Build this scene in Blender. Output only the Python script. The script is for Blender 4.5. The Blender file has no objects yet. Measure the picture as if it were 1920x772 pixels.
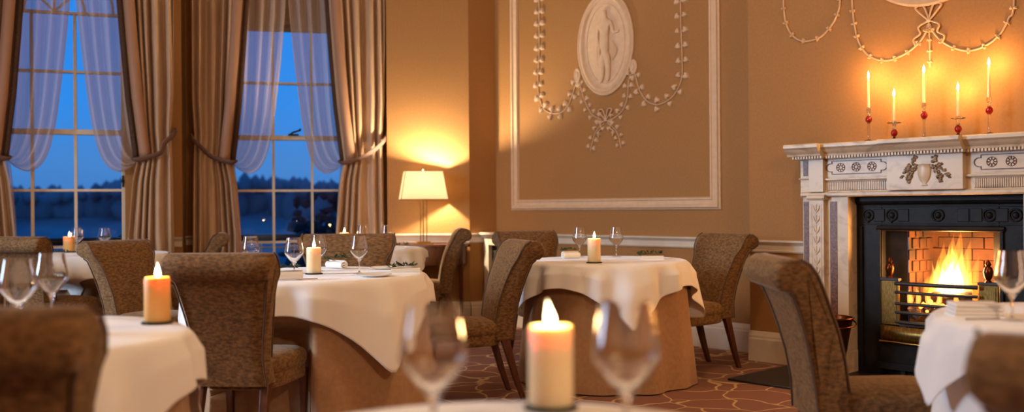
import bpy, bmesh, math, random
from mathutils import Vector, Matrix
random.seed(7)
sc = bpy.context.scene
C = sc.collection
PI = math.pi
sin, cos = math.sin, math.cos

# ------------------------------------------------------------------ camera
cd = bpy.data.cameras.new('camera')
cam = bpy.data.objects.new('camera', cd); C.objects.link(cam)
cd.sensor_width = 36.0
cd.lens = 1800.0 / 1920.0 * 36.0
cd.shift_y = 3.5 / 1920.0
cam.matrix_world = Matrix.Translation((0, 0, 1.09)) @ Matrix.Rotation(PI / 2, 4, 'X') @ Matrix.Rotation(-0.0078, 4, 'Z')
cd.clip_start = 0.05
cd.dof.use_dof = True
cd.dof.focus_distance = 5.1
cd.dof.aperture_fstop = 1.65
sc.camera = cam
sc.view_settings.view_transform = 'Standard'
sc.view_settings.look = 'None'
sc.view_settings.gamma = 1.0
sc.view_settings.exposure = 0.08
sc.view_settings.use_curve_mapping = False
sc.cycles.use_denoising = True
sc.cycles.sample_clamp_indirect = 6.0
sc.cycles.sample_clamp_direct = 0.0
sc.cycles.blur_glossy = 0.8
sc.cycles.max_bounces = 12
sc.cycles.transparent_max_bounces = 24
sc.cycles.transmission_bounces = 12

# ------------------------------------------------------------------ world: dusk sky
w = bpy.data.worlds.new('dusk'); sc.world = w; w.use_nodes = True
nt = w.node_tree; nt.nodes.clear()
out = nt.nodes.new('ShaderNodeOutputWorld'); bg = nt.nodes.new('ShaderNodeBackground')
tc = nt.nodes.new('ShaderNodeTexCoord'); sep = nt.nodes.new('ShaderNodeSeparateXYZ')
rp = nt.nodes.new('ShaderNodeValToRGB')
nz = nt.nodes.new('ShaderNodeTexNoise'); nz.inputs['Scale'].default_value = 6; nz.inputs['Detail'].default_value = 3
mp = nt.nodes.new('ShaderNodeMapping'); mp.inputs['Scale'].default_value = (1, 1, 5)
nt.links.new(tc.outputs['Generated'], mp.inputs['Vector']); nt.links.new(mp.outputs['Vector'], nz.inputs['Vector'])
ma = nt.nodes.new('ShaderNodeMath'); ma.operation = 'MULTIPLY_ADD'; ma.inputs[1].default_value = 0.03
nt.links.new(nz.outputs['Fac'], ma.inputs[0]); nt.links.new(sep.outputs['Z'], ma.inputs[2])
nt.links.new(tc.outputs['Generated'], sep.inputs['Vector'])
nt.links.new(ma.outputs[0], rp.inputs['Fac'])
e = rp.color_ramp.elements
e[0].position = 0.0; e[0].color = (0.03, 0.12, 0.34, 1)
e[1].position = 1.0; e[1].color = (0.008, 0.10, 0.42, 1)
for p_, c_ in ((0.06, (0.040, 0.165, 0.44, 1)), (0.12, (0.020, 0.18, 0.56, 1)), (0.25, (0.012, 0.165, 0.58, 1))):
    q = e.new(p_); q.color = c_
nt.links.new(rp.outputs['Color'], bg.inputs['Color']); bg.inputs['Strength'].default_value = 1.4
nt.links.new(bg.outputs[0], out.inputs['Surface'])

# ------------------------------------------------------------------ room lights (unseen warm fill lamps, daylight of the side window)
def light(name, kind, loc, power, color, size=0.1, rot=None, size_y=None, spread=None):
    ld = bpy.data.lights.new(name, kind); ld.energy = power; ld.color = color
    if kind == 'POINT': ld.shadow_soft_size = size
    if kind == 'AREA':
        ld.size = size
        if size_y: ld.shape = 'RECTANGLE'; ld.size_y = size_y
        if spread: ld.spread = spread
    o = bpy.data.objects.new(name, ld); C.objects.link(o); o.location = loc
    if rot: o.rotation_euler = rot
    return o
light('unseen_fill_light', 'POINT', (-3.6, 3.0, 3.3), 100, (1.0, 0.76, 0.53), 0.12)  # unseen warm lamps added near the ceiling to fill the room
light('unseen_fill_light', 'POINT', (2.5, -0.9, 3.2), 205, (1.0, 0.76, 0.53), 0.12)
light('unseen_fill_light', 'POINT', (0.6, 4.4, 3.4), 58, (1.0, 0.74, 0.48), 0.12)  # added to brighten the chimney breast, no fixture in view
light('side_window_daylight', 'AREA', (-5.85, 3.6, 2.2), 150, (0.56, 0.75, 1.0), 1.4, (Vector((-1.0, 5.2, 0.6)) - Vector((-5.85, 3.6, 2.2))).to_track_quat('-Z', 'Y').to_euler(), 2.0, 2.2)

# ------------------------------------------------------------------ materials
def srgb(r, g, b):
    f = lambda c: ((c / 255.0 + 0.055) / 1.055) ** 2.4 if c > 10 else c / 255.0 / 12.92
    return (f(r), f(g), f(b), 1)
def newmat(name):
    m = bpy.data.materials.new(name); m.use_nodes = True
    return m, m.node_tree, m.node_tree.nodes['Principled BSDF']
def mat(name, c1, c2=None, scale=20, rough=0.6, metal=0.0, bump=0.0, bscale=None, sheen=0.0, sheentint=None, stretch=(1, 1, 1), detail=4,
        lo=0.35, hi=0.65, spec=0.5, sss=0.0, sss_r=(1, .5, .25), sss_scale=0.02, distort=0.0, trans=0.0):
    m, t, b = newmat(name)
    b.inputs['Roughness'].default_value = rough; b.inputs['Metallic'].default_value = metal
    b.inputs['Base Color'].default_value = c1; b.inputs['Specular IOR Level'].default_value = spec
    if c2 or bump:
        tc = t.nodes.new('ShaderNodeTexCoord'); mp = t.nodes.new('ShaderNodeMapping'); mp.inputs['Scale'].default_value = stretch
        t.links.new(tc.outputs['Object'], mp.inputs['Vector'])
        n = t.nodes.new('ShaderNodeTexNoise'); n.inputs['Scale'].default_value = scale; n.inputs['Detail'].default_value = detail
        n.inputs['Distortion'].default_value = distort
        t.links.new(mp.outputs['Vector'], n.inputs['Vector'])
        if c2:
            r = t.nodes.new('ShaderNodeValToRGB'); r.color_ramp.elements[0].position = lo; r.color_ramp.elements[1].position = hi
            r.color_ramp.elements[0].color = c1; r.color_ramp.elements[1].color = c2
            t.links.new(n.outputs['Fac'], r.inputs['Fac']); t.links.new(r.outputs['Color'], b.inputs['Base Color'])
        if bump:
            n2 = n
            if bscale:
                n2 = t.nodes.new('ShaderNodeTexNoise'); n2.inputs['Scale'].default_value = bscale; n2.inputs['Detail'].default_value = 3
                t.links.new(mp.outputs['Vector'], n2.inputs['Vector'])
            bp = t.nodes.new('ShaderNodeBump'); bp.inputs['Strength'].default_value = bump; bp.inputs['Distance'].default_value = 0.01
            t.links.new(n2.outputs['Fac'], bp.inputs['Height']); t.links.new(bp.outputs['Normal'], b.inputs['Normal'])
    if sheen:
        b.inputs['Sheen Weight'].default_value = sheen; b.inputs['Sheen Roughness'].default_value = 0.35
        b.inputs['Sheen Tint'].default_value = sheentint or (1, 1, 1, 1)
    if sss:
        b.inputs['Subsurface Weight'].default_value = sss; b.inputs['Subsurface Radius'].default_value = sss_r
        b.inputs['Subsurface Scale'].default_value = sss_scale
    if trans:
        b.inputs['Transmission Weight'].default_value = trans
    return m
def emat(name, col, strength):
    m = bpy.data.materials.new(name); m.use_nodes = True; t = m.node_tree; t.nodes.clear()
    o = t.nodes.new('ShaderNodeOutputMaterial'); e = t.nodes.new('ShaderNodeEmission')
    e.inputs['Color'].default_value = (*col, 1); e.inputs['Strength'].default_value = strength
    t.links.new(e.outputs[0], o.inputs['Surface']); m.cycles.emission_sampling = 'NONE'
    return m
def vmat(name, col, strength):
    m = bpy.data.materials.new(name); m.use_nodes = True; t = m.node_tree; t.nodes.clear()
    o = t.nodes.new('ShaderNodeOutputMaterial'); e = t.nodes.new('ShaderNodeEmission')
    e.inputs['Color'].default_value = (*col, 1); e.inputs['Strength'].default_value = strength
    t.links.new(e.outputs[0], o.inputs['Volume'])
    return m
M = {}
M['wall'] = mat('terracotta_wallpaper', srgb(156, 109, 58), srgb(162, 115, 63), 60, 0.7, bump=0.03, bscale=400, spec=0.3)
M['wall_ceiling'] = mat('ceiling_paint', srgb(215, 195, 165), rough=0.8)
M['wall_pier'] = mat('ochre_wallpaper', srgb(156, 109, 56), srgb(162, 115, 61), 60, 0.7, spec=0.3)
M['trim'] = mat('stone_white_paint', srgb(206, 188, 164), srgb(212, 195, 172), 12, 0.5, bump=0.02)
M['plaster'] = mat('white_plaster', srgb(206, 172, 134), srgb(214, 180, 144), 25, 0.65, bump=0.05, bscale=90)
M['velvet'] = mat('brown_velvet', srgb(90, 64, 38), srgb(134, 100, 62), 48, 0.8, bump=0.10, bscale=260, sheen=0.28, sheentint=(1.0, 0.78, 0.58, 1), stretch=(1, 1, 2.0), lo=0.36, hi=0.66, detail=6, spec=0.2)
M['piping'] = mat('brown_piping', srgb(84, 60, 40), rough=0.7, sheen=0.3, sheentint=(1, .8, .6, 1))
M['wood'] = mat('dark_wood', srgb(70, 36, 18), srgb(98, 54, 26), 14, 0.35, stretch=(8, 8, 1), bump=0.02)
M['cloth'] = mat('white_linen', srgb(242, 239, 234), rough=0.7, bump=0.05, scale=300, sheen=0.5)
M['under'] = mat('taupe_undercloth', srgb(160, 122, 88), srgb(170, 132, 96), 40, 0.85, bump=0.05, bscale=300, sheen=0.2)
M['napkin'] = mat('napkin_linen', srgb(244, 240, 232), rough=0.85, bump=0.06, scale=220)
M['curtain'] = mat('taupe_silk_curtain', srgb(172, 138, 106), srgb(188, 154, 120), 18, 0.6, bump=0.05, bscale=150, sheen=0.35, stretch=(1, 1, .15), sheentint=(1, .85, .7, 1))
M['curtain_edge'] = mat('rose_brown_edging', srgb(154, 112, 82), rough=0.6, sheen=0.3)
M['fringe'] = mat('dark_brown_fringe', srgb(46, 28, 18), srgb(92, 60, 38), 160, 0.9, bump=0.4)
M['tie'] = mat('mauve_brown_braid', srgb(96, 68, 56), srgb(120, 88, 72), 90, 0.8, bump=0.2)
M['wax'] = mat('ivory_wax', srgb(248, 222, 178), rough=0.45, sss=0.85, sss_r=(1.0, 0.60, 0.27), sss_scale=0.020)
M['wax_flame_tint'] = mat('flame_tinted_wax', srgb(240, 188, 112), rough=0.45, sss=0.85, sss_r=(1.0, 0.45, 0.15), sss_scale=0.026)  # amber glow of the flame put into the wax colour
M['wick'] = mat('charred_wick', (0.01, 0.008, 0.006, 1), rough=0.9)
M['black'] = mat('black_slate', (0.012, 0.012, 0.012, 1), rough=0.45)
M['iron'] = mat('black_cast_iron', (0.006, 0.0055, 0.005, 1), (0.014, 0.013, 0.012, 1), 12, 0.5, bump=0.08, bscale=60, spec=0.22)
M['iron_bar'] = mat('grate_iron', (0.05, 0.047, 0.045, 1), rough=0.45, metal=0.6)
M['brass'] = mat('aged_brass', srgb(150, 118, 60), srgb(112, 88, 44), 40, 0.35, metal=0.85, stretch=(4, 1, 1))
M['gold'] = mat('polished_brass', srgb(214, 170, 90), rough=0.22, metal=1.0)
M['copper'] = mat('dark_copper', srgb(120, 66, 32), srgb(84, 46, 24), 15, 0.28, metal=0.9)
M['marble'] = mat('white_veined_marble', srgb(212, 192, 162), srgb(146, 122, 96), 6, 0.35, lo=0.50, hi=0.88, distort=1.4, detail=8, stretch=(1, 1, 1.6))
M['inlay'] = mat('brown_inlay_marble', srgb(84, 50, 38), srgb(132, 92, 74), 70, 0.4, detail=6)
M['brick'] = mat('fire_brick', srgb(80, 47, 27), srgb(30, 19, 13), 4, 0.9, bump=0.3, bscale=30)
M['marble_dark'] = mat('shaded_marble', srgb(168, 142, 110), srgb(92, 70, 50), 60, 0.5)  # brown shade of the carved recesses put into the marble colour
M['coal'] = mat('coal', (0.012, 0.010, 0.009, 1), (0.10, 0.085, 0.075, 1), 14, 0.8, bump=0.6, bscale=40, lo=.45, hi=.8)
M['ash'] = mat('pale_ash', srgb(150, 140, 130), srgb(90, 84, 78), 20, 0.95, bump=0.4)
M['logm'] = mat('charred_log', (0.02, 0.013, 0.009, 1), (0.13, 0.07, 0.035, 1), 10, 0.9, bump=0.5, bscale=40, stretch=(1, 6, 6))
M['ember'] = emat('glowing_ember', (1.0, 0.22, 0.03), 6.0)
M['leafgreen'] = mat('dark_green_leaf', srgb(38, 58, 28), srgb(66, 86, 44), 40, 0.6)
M['porcelain'] = mat('white_porcelain', srgb(236, 234, 230), rough=0.12)
M['steel'] = mat('cutlery_steel', srgb(200, 196, 190), rough=0.2, metal=1.0)
M['shade'] = None
M['red'] = mat('red_glass_bead', srgb(190, 30, 24), rough=0.1, trans=0.55)
M['radgrille'] = mat('dark_grille', (0.02, 0.014, 0.01, 1), (0.05, 0.035, 0.02, 1), 120, 0.6)
M['winframe'] = mat('cream_window_paint', srgb(206, 190, 164), rough=0.5)
M['hill'] = mat('dusk_hillside', srgb(158, 150, 150), srgb(130, 126, 130), 0.3, 1.0, spec=0)
M['lawn'] = mat('dusk_lawn', srgb(146, 140, 140), srgb(112, 110, 116), 0.25, 1.0, spec=0)
M['tree'] = mat('dusk_foliage', srgb(58, 58, 60), srgb(86, 86, 88), 2.0, 1.0, spec=0)
M['rail_white'] = mat('grey_white_railing', srgb(190, 190, 190), rough=0.5)
M['rail_black'] = mat('black_railing', (0.01, 0.01, 0.012, 1), rough=0.5)
M['blind'] = mat('taupe_blind', srgb(140, 116, 88), srgb(120, 98, 74), 30, 0.8, stretch=(.2, 1, 4))
M['flame'] = vmat('candle_flame', (1.0, 0.72, 0.36), 3600)
M['flame_s'] = vmat('taper_flame', (1.0, 0.76, 0.42), 5200)
M['fire_out'] = vmat('fire_orange', (1.0, 0.25, 0.025), 26)
M['fire_mid'] = vmat('fire_yellow', (1.0, 0.42, 0.07), 55)
M['fire_core'] = vmat('fire_white', (1.0, 0.68, 0.26), 90)

# translucent shade
def translucent(name, col, tr=0.5, transp=0.0):
    m = bpy.data.materials.new(name); m.use_nodes = True; t = m.node_tree; t.nodes.clear()
    o = t.nodes.new('ShaderNodeOutputMaterial'); d = t.nodes.new('ShaderNodeBsdfDiffuse'); l = t.nodes.new('ShaderNodeBsdfTranslucent')
    d.inputs['Color'].default_value = col; l.inputs['Color'].default_value = col
    x = t.nodes.new('ShaderNodeMixShader'); x.inputs['Fac'].default_value = tr
    t.links.new(d.outputs[0], x.inputs[1]); t.links.new(l.outputs[0], x.inputs[2])
    if transp:
        p = t.nodes.new('ShaderNodeBsdfTransparent'); y = t.nodes.new('ShaderNodeMixShader'); y.inputs['Fac'].default_value = transp
        t.links.new(x.outputs[0], y.inputs[1]); t.links.new(p.outputs[0], y.inputs[2]); x = y
    t.links.new(x.outputs[0], o.inputs['Surface'])
    return m
M['shade'] = translucent('cream_lampshade', srgb(252, 242, 222), 0.6)
M['sheer'] = translucent('white_voile', srgb(222, 200, 184), 0.35, 0.36)

def glassmat(name):
    m, t, b = newmat(name)
    b.inputs['Base Color'].default_value = (1, 1, 1, 1); b.inputs['Roughness'].default_value = 0.0
    b.inputs['Transmission Weight'].default_value = 1.0; b.inputs['IOR'].default_value = 1.58
    return m
M['glass'] = glassmat('clear_crystal')
def panemat():
    m = bpy.data.materials.new('window_glass'); m.use_nodes = True; t = m.node_tree; t.nodes.clear()
    o = t.nodes.new('ShaderNodeOutputMaterial'); p = t.nodes.new('ShaderNodeBsdfTransparent'); g = t.nodes.new('ShaderNodeBsdfGlossy')
    g.inputs['Roughness'].default_value = 0.01
    f = t.nodes.new('ShaderNodeFresnel'); f.inputs['IOR'].default_value = 1.28
    x = t.nodes.new('ShaderNodeMixShader')
    t.links.new(f.outputs[0], x.inputs['Fac']); t.links.new(p.outputs[0], x.inputs[1]); t.links.new(g.outputs[0], x.inputs[2])
    t.links.new(x.outputs[0], o.inputs['Surface'])
    return m
M['pane'] = panemat()

def carpetmat():
    m, t, b = newmat('patterned_carpet')
    b.inputs['Roughness'].default_value = 0.95; b.inputs['Specular IOR Level'].default_value = 0.1
    tc = t.nodes.new('ShaderNodeTexCoord')
    n = t.nodes.new('ShaderNodeTexNoise'); n.inputs['Scale'].default_value = 3.2; n.inputs['Detail'].default_value = 1
    t.links.new(tc.outputs['Object'], n.inputs['Vector'])
    mx = t.nodes.new('ShaderNodeMix'); mx.data_type = 'VECTOR'; mx.inputs['Factor'].default_value = 0.22
    t.links.new(tc.outputs['Object'], mx.inputs[4]); t.links.new(n.outputs['Color'], mx.inputs[5])
    v = t.nodes.new('ShaderNodeTexVoronoi'); v.feature = 'DISTANCE_TO_EDGE'; v.inputs['Scale'].default_value = 4.6
    t.links.new(mx.outputs[1], v.inputs['Vector'])
    r = t.nodes.new('ShaderNodeValToRGB'); el = r.color_ramp.elements
    el[0].position = 0.0; el[0].color = srgb(214, 178, 128); el[1].position = 0.032; el[1].color = srgb(150, 106, 90)
    q = el.new(0.012); q.color = srgb(224, 188, 140)
    t.links.new(v.outputs['Distance'], r.inputs['Fac'])
    n2 = t.nodes.new('ShaderNodeTexNoise'); n2.inputs['Scale'].default_value = 260
    t.links.new(tc.outputs['Object'], n2.inputs['Vector'])
    hs = t.nodes.new('ShaderNodeMix'); hs.data_type = 'RGBA'; hs.blend_type = 'MULTIPLY'; hs.inputs['Factor'].default_value = 0.5
    t.links.new(r.outputs['Color'], hs.inputs[6]); t.links.new(n2.outputs['Fac'], hs.inputs[7])
    t.links.new(hs.outputs[2], b.inputs['Base Color'])
    return m
M['carpet'] = carpetmat()

# ------------------------------------------------------------------ mesh helpers
class MB:
    def __init__(s): s.bm = bmesh.new()
    def faces(s, vs, fs):
        v = [s.bm.verts.new(p) for p in vs]
        for f in fs:
            try: s.bm.faces.new([v[i] for i in f])
            except ValueError: pass
        return v
    def box(s, x0, x1, y0, y1, z0, z1):
        s.faces([(x0, y0, z0), (x1, y0, z0), (x1, y1, z0), (x0, y1, z0), (x0, y0, z1), (x1, y0, z1), (x1, y1, z1), (x0, y1, z1)],
                [(3, 2, 1, 0), (4, 5, 6, 7), (0, 1, 5, 4), (1, 2, 6, 5), (2, 3, 7, 6), (3, 0, 4, 7)])
    def tbox(s, c0, h0, c1, h1):      # tapered square post from c0 (half sizes h0) up to c1 (half sizes h1)
        vs = []
        for c, h in ((c0, h0), (c1, h1)):
            for sx, sy in ((-1, -1), (1, -1), (1, 1), (-1, 1)): vs.append((c[0] + sx * h[0], c[1] + sy * h[1], c[2]))
        s.faces(vs, [(3, 2, 1, 0), (4, 5, 6, 7), (0, 1, 5, 4), (1, 2, 6, 5), (2, 3, 7, 6), (3, 0, 4, 7)])
    def chain(s, secs):               # list of (centre, hx, hy): square post through several sections
        vs = []
        for c, hx, hy in secs:
            for sx, sy in ((-1, -1), (1, -1), (1, 1), (-1, 1)): vs.append((c[0] + sx * hx, c[1] + sy * hy, c[2]))
        fs = [(3, 2, 1, 0)]
        n = len(secs)
        for k in range(n - 1):
            for i in range(4): fs.append((k * 4 + i, k * 4 + (i + 1) % 4, k * 4 + 4 + (i + 1) % 4, k * 4 + 4 + i))
        b = (n - 1) * 4; fs.append((b, b + 1, b + 2, b + 3)); s.faces(vs, fs)
    def extr(s, prof, x0, x1):        # closed profile in (y, z), extruded along x
        n = len(prof); vs = [(x0, y, z) for y, z in prof] + [(x1, y, z) for y, z in prof]
        fs = [(i, (i + 1) % n, n + (i + 1) % n, n + i) for i in range(n)] + [tuple(range(n))[::-1], tuple(range(n, 2 * n))]
        s.faces(vs, fs)
    def lathe(s, prof, seg=24, cx=0, cy=0, cz=0, sx=1, sy=1):
        n = len(prof); vs = []; idx = []
        for r, z in prof:
            if r < 1e-6: idx.append([len(vs)] * seg); vs.append((cx, cy, cz + z))
            else:
                idx.append([len(vs) + k for k in range(seg)])
                for k in range(seg): a = 2 * PI * k / seg; vs.append((cx + sx * r * cos(a), cy + sy * r * sin(a), cz + z))
        fs = []
        for i in range(n - 1):
            for k in range(seg):
                q = (idx[i][k], idx[i][(k + 1) % seg], idx[i + 1][(k + 1) % seg], idx[i + 1][k])
                q = tuple(dict.fromkeys(q))
                if len(q) > 2: fs.append(q)
        s.faces(vs, fs)
    def tube(s, pts, r, seg=8, ry=None, closed=False, caps=True):  # r may be a list
        P = [Vector(p) for p in pts]; n = len(P); vs = []
        up = Vector((0, 0, 1)); prev = None
        for i, p in enumerate(P):
            a = P[i - 1] if (i > 0 or closed) else p
            b = P[(i + 1) % n] if (i < n - 1 or closed) else p
            t = (b - a); t = t.normalized() if t.length > 1e-9 else Vector((0, 0, 1))
            if prev is None:
                u = Vector((0, 1, 0)) if abs(t.y) < 0.9 else Vector((1, 0, 0))
            else: u = prev
            u = (u - t * u.dot(t)); u.normalize(); prev = u; v = t.cross(u)
            ra = r[i] if isinstance(r, (list, tuple)) else r
            rb = ra if ry is None else ry
            for k in range(seg): g = 2 * PI * k / seg; vs.append(p + u * (ra * cos(g)) + v * (rb * sin(g)))
        fs = []
        for i in range(n if closed else n - 1):
            j = (i + 1) % n
            for k in range(seg): fs.append((i * seg + k, i * seg + (k + 1) % seg, j * seg + (k + 1) % seg, j * seg + k))
        if caps and not closed: fs.append(tuple(range(seg))[::-1]); fs.append(tuple((n - 1) * seg + k for k in range(seg)))
        s.faces(vs, fs)
    def grid(s, f, nu, nv, wrap=False):
        vs = [f(i, j) for j in range(nv) for i in range(nu)]
        fs = []
        for j in range(nv - 1):
            for i in range(nu if wrap else nu - 1):
                k = (i + 1) % nu
                fs.append((j * nu + i, j * nu + k, (j + 1) * nu + k, (j + 1) * nu + i))
        s.faces(vs, fs)
    def ball(s, c, rx, ry=None, rz=None, sub=2, jit=0):
        ry = ry or rx; rz = rz or rx
        r = bmesh.ops.create_icosphere(s.bm, subdivisions=sub, radius=1.0)
        for v in r['verts']:
            k = 1 + (random.uniform(-jit, jit) if jit else 0)
            v.co = Vector((v.co.x * rx * k + c[0], v.co.y * ry * k + c[1], v.co.z * rz * k + c[2]))
    def build(s, name, m, parent=None, smooth=None, bevel=0, subsurf=0, solid=0, loc=None, rz=None):
        bmesh.ops.recalc_face_normals(s.bm, faces=s.bm.faces)
        me = bpy.data.meshes.new(name); s.bm.to_mesh(me); s.bm.free()
        o = bpy.data.objects.new(name, me); C.objects.link(o); me.materials.append(m)
        if smooth is not None:
            for p in me.polygons: p.use_smooth = True
            if smooth < 179: me.set_sharp_from_angle(angle=math.radians(smooth))
        if solid:
            md = o.modifiers.new('solid', 'SOLIDIFY'); md.thickness = solid
        if bevel:
            md = o.modifiers.new('bevel', 'BEVEL'); md.width = bevel; md.segments = 2; md.limit_method = 'ANGLE'
        if subsurf:
            md = o.modifiers.new('sub', 'SUBSURF'); md.levels = subsurf; md.render_levels = subsurf
        if parent: o.parent = parent
        if loc is not None: o.location = loc
        if rz is not None: o.rotation_euler = (0, 0, rz)
        return o
def tag(o, label, cat, group=None, kind=None):
    o['label'] = label; o['category'] = cat
    if group: o['group'] = group
    if kind: o['kind'] = kind
    return o
def thing(name, label, cat, loc=(0, 0, 0), rz=0, group=None, kind=None, scale=None):
    o = bpy.data.objects.new(name, None); C.objects.link(o); o.empty_display_size = 0.05
    o.location = loc; o.rotation_euler = (0, 0, rz)
    if scale: o.scale = scale
    return tag(o, label, cat, group, kind)
def copy_tree(o, parent=None):
    kids = [c for c in ALLKIDS.get(o.name, [])]
    c = o.copy(); C.objects.link(c)
    if parent: c.parent = parent
    ALLKIDS[c.name] = [copy_tree(k, c) for k in kids]
    return c
ALLKIDS = {}
def index_tree(o):
    ALLKIDS[o.name] = [k for k in o.children]
    for k in o.children: index_tree(k)
def dup(root, label, loc, rz=0, scale=None, group=None):
    if root.name not in ALLKIDS: index_tree(root)
    r = copy_tree(root); r.location = loc; r.rotation_euler = (0, 0, rz); r['label'] = label
    if scale: r.scale = scale
    if group: r['group'] = group
    return r
def lerp(a, b, t): return a + (b - a) * t
def pl(pts, t):                        # polyline at fraction t (piecewise linear by index, smoothed)
    n = len(pts) - 1; x = min(max(t, 0), 1) * n; i = min(int(x), n - 1); f = x - i
    p0 = Vector(pts[max(i - 1, 0)]); p1 = Vector(pts[i]); p2 = Vector(pts[i + 1]); p3 = Vector(pts[min(i + 2, n)])
    return 0.5 * ((2 * p1) + (p2 - p0) * f + (2 * p0 - 5 * p1 + 4 * p2 - p3) * f * f + (3 * p1 - p0 - 3 * p2 + p3) * f ** 3)
def smooth_path(pts, n): return [pl(pts, i / (n - 1)) for i in range(n)]
def itp(tab, z):                       # table of (z, value), sorted by z
    if z <= tab[0][0]: return tab[0][1]
    for (a, va), (b, vb) in zip(tab, tab[1:]):
        if z <= b: return lerp(va, vb, (z - a) / (b - a))
    return tab[-1][1]

# ------------------------------------------------------------------ frames of the walls (local x along the wall, local y into the wall)
AC = math.atan2(-0.728, 0.685)
C0 = (1.77, 7.16)                      # right end of the panelled wall
B0 = (1.684, 6.813)                    # left end of the chimney breast
FR = (B0[0] + 1.32 * 0.685, B0[1] - 1.32 * 0.728)
R0, AR = (-2.13, 9.156), math.atan2(0.228, 0.974)
L0, AL = (-3.767, 8.28), math.atan2(0.338, 0.941)
P0 = (-1.185, 9.134); AP = math.atan2(9.05 - 9.134, -0.40 + 1.185); LP = math.hypot(0.785, 0.084)
def wp(o, a, x, y, z): return (o[0] + x * cos(a) - y * sin(a), o[1] + x * sin(a) + y * cos(a), z)
TH, CH = 0.3, 3.9
WALLS = []
def wall(name, label, o, a, boxes, m='wall'):
    b = MB()
    for x in boxes: b.box(*x)
    q = b.build(name, M[m], loc=(o[0], o[1], 0), rz=a); tag(q, label, 'wall', kind='structure'); return q
b = MB(); b.box(-6.6, 6.2, -3.0, 10.0, -0.15, 0.0)
tag(b.build('floor', M['carpet']), 'plum brown carpet with a meandering cream line pattern', 'floor', kind='structure')
b = MB(); b.box(-6.6, 6.2, -3.0, 10.0, CH, CH + 0.15)
tag(b.build('ceiling', M['wall_ceiling']), 'pale ceiling above the whole dining room', 'ceiling', kind='structure')
WZ0, WZ1 = 0.22, 3.35                  # window opening
def window_wall(name, label, o, a, x0, x1, w0, w1):
    return wall(name, label, o, a, [(x0, w0, 0, TH, 0, CH), (w1, x1, 0, TH, 0, CH), (w0, w1, 0, TH, 0, WZ0), (w0, w1, 0, TH, WZ1, CH)])
window_wall('wall_bay_left', 'peach wall round the left sash window of the bay', L0, AL, -2.2, 0.875, -0.72, 0.40)
window_wall('wall_bay_right', 'peach wall round the right sash window of the bay', R0, AR, -0.99, 1.0, -0.53, 0.61)
wall('wall_lamp', 'peach wall behind the lit table lamp', P0, AP, [(0, LP, 0, TH, 0, CH)])
S0 = (-0.40, 9.05); S1 = wp(C0, AC, -2.8, 0, 0); AS = math.atan2(S1[1] - S0[1], S1[0] - S0[0]); LS = math.hypot(S1[0] - S0[0], S1[1] - S0[1])
wall('wall_return', 'narrow shaded return wall right of the lamp', S0, AS, [(0, LS, 0, TH, 0, CH)])
wall('wall_panelled', 'terracotta wall with plaster frame, medallion and leaf garlands', C0, AC, [(-2.8, 0.25, 0, TH, 0, CH)])
FX0, FX1, FZ = 0.72, 1.92, 1.16       # hole for the fireplace, in the breast frame
wall('wall_chimney_breast', 'peach chimney breast wall behind the marble fireplace', B0, AC,
     [(0, FX0, 0, TH, 0, CH), (FX1, 3.2, 0, TH, 0, CH), (FX0, FX1, 0, TH, FZ, CH)])
E1 = wp(B0, AC, 3.2, 0, 0)
def plan_wall(name, label, p, q, m='wall', hole=None):
    a = math.atan2(q[1] - p[1], q[0] - p[0]); L = math.hypot(q[0] - p[0], q[1] - p[1])
    if not hole: return wall(name, label, p, a, [(0, L, 0, TH, 0, CH)], m)
    h0, h1, z0, z1 = hole
    return wall(name, label, p, a, [(0, h0, 0, TH, 0, CH), (h1, L, 0, TH, 0, CH), (h0, h1, 0, TH, 0, z0), (h0, h1, 0, TH, z1, CH)], m)
LW = wp(L0, AL, -2.2, 0, 0)
plan_wall('wall_left', 'peach side wall left of the bay', (-6.0, -2.6), (LW[0], LW[1]), hole=(5.1, 7.3, 0.6, 3.1))
plan_wall('wall_right', 'peach wall right of the fireplace', (E1[0], E1[1]), (5.5, 2.4))
plan_wall('wall_right_side', 'peach side wall on the right', (5.5, 2.4), (5.5, -2.6))
plan_wall('wall_back', 'peach wall at the near end of the room', (5.5, -2.6), (-6.0, -2.6))
wall('wall_pier', 'peach pier between the two bay windows', (-2.945, 8.577), 0, [(-0.25, -0.09, 0.22, 0.42, 0, CH)])

# chair rails and skirtings
RAIL = [(0, 0.765), (-0.012, 0.765), (-0.016, 0.775), (-0.010, 0.785), (-0.010, 0.815), (-0.022, 0.828), (-0.036, 0.838), (-0.036, 0.850), (0, 0.852)]
SKIRT = [(0, 0), (-0.026, 0), (-0.026, 0.155), (-0.020, 0.165), (-0.020, 0.178), (-0.012, 0.195), (-0.008, 0.206), (0, 0.21)]
tn = 0
def trims(side, o, a, spans):
    global tn
    for x0, x1 in spans:
        tn += 1
        b = MB(); b.extr(RAIL, x0, x1)
        tag(b.build('trim_%d' % tn, M['trim'], loc=(o[0], o[1], 0), rz=a), 'painted chair rail along the %s' % side, 'chair rail', kind='structure')
        b = MB(); b.extr(SKIRT, x0, x1)
        tag(b.build('baseboard_' + side.replace(' ', '_'), M['trim'], loc=(o[0], o[1], 0), rz=a), 'white skirting board along the %s' % side, 'skirting', kind='structure')
trims('left bay wall', L0, AL, [(0.42, 0.87)])
trims('right bay wall', R0, AR, [(-0.98, -0.55), (0.63, 0.98)])
trims('lamp wall', P0, AP, [(0.03, LP)])
trims('return wall', S0, AS, [(0, LS)])
trims('panelled wall', C0, AC, [(-2.22, 0.2)])
trims('chimney breast', B0, AC, [(0, 0.44)])

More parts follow.
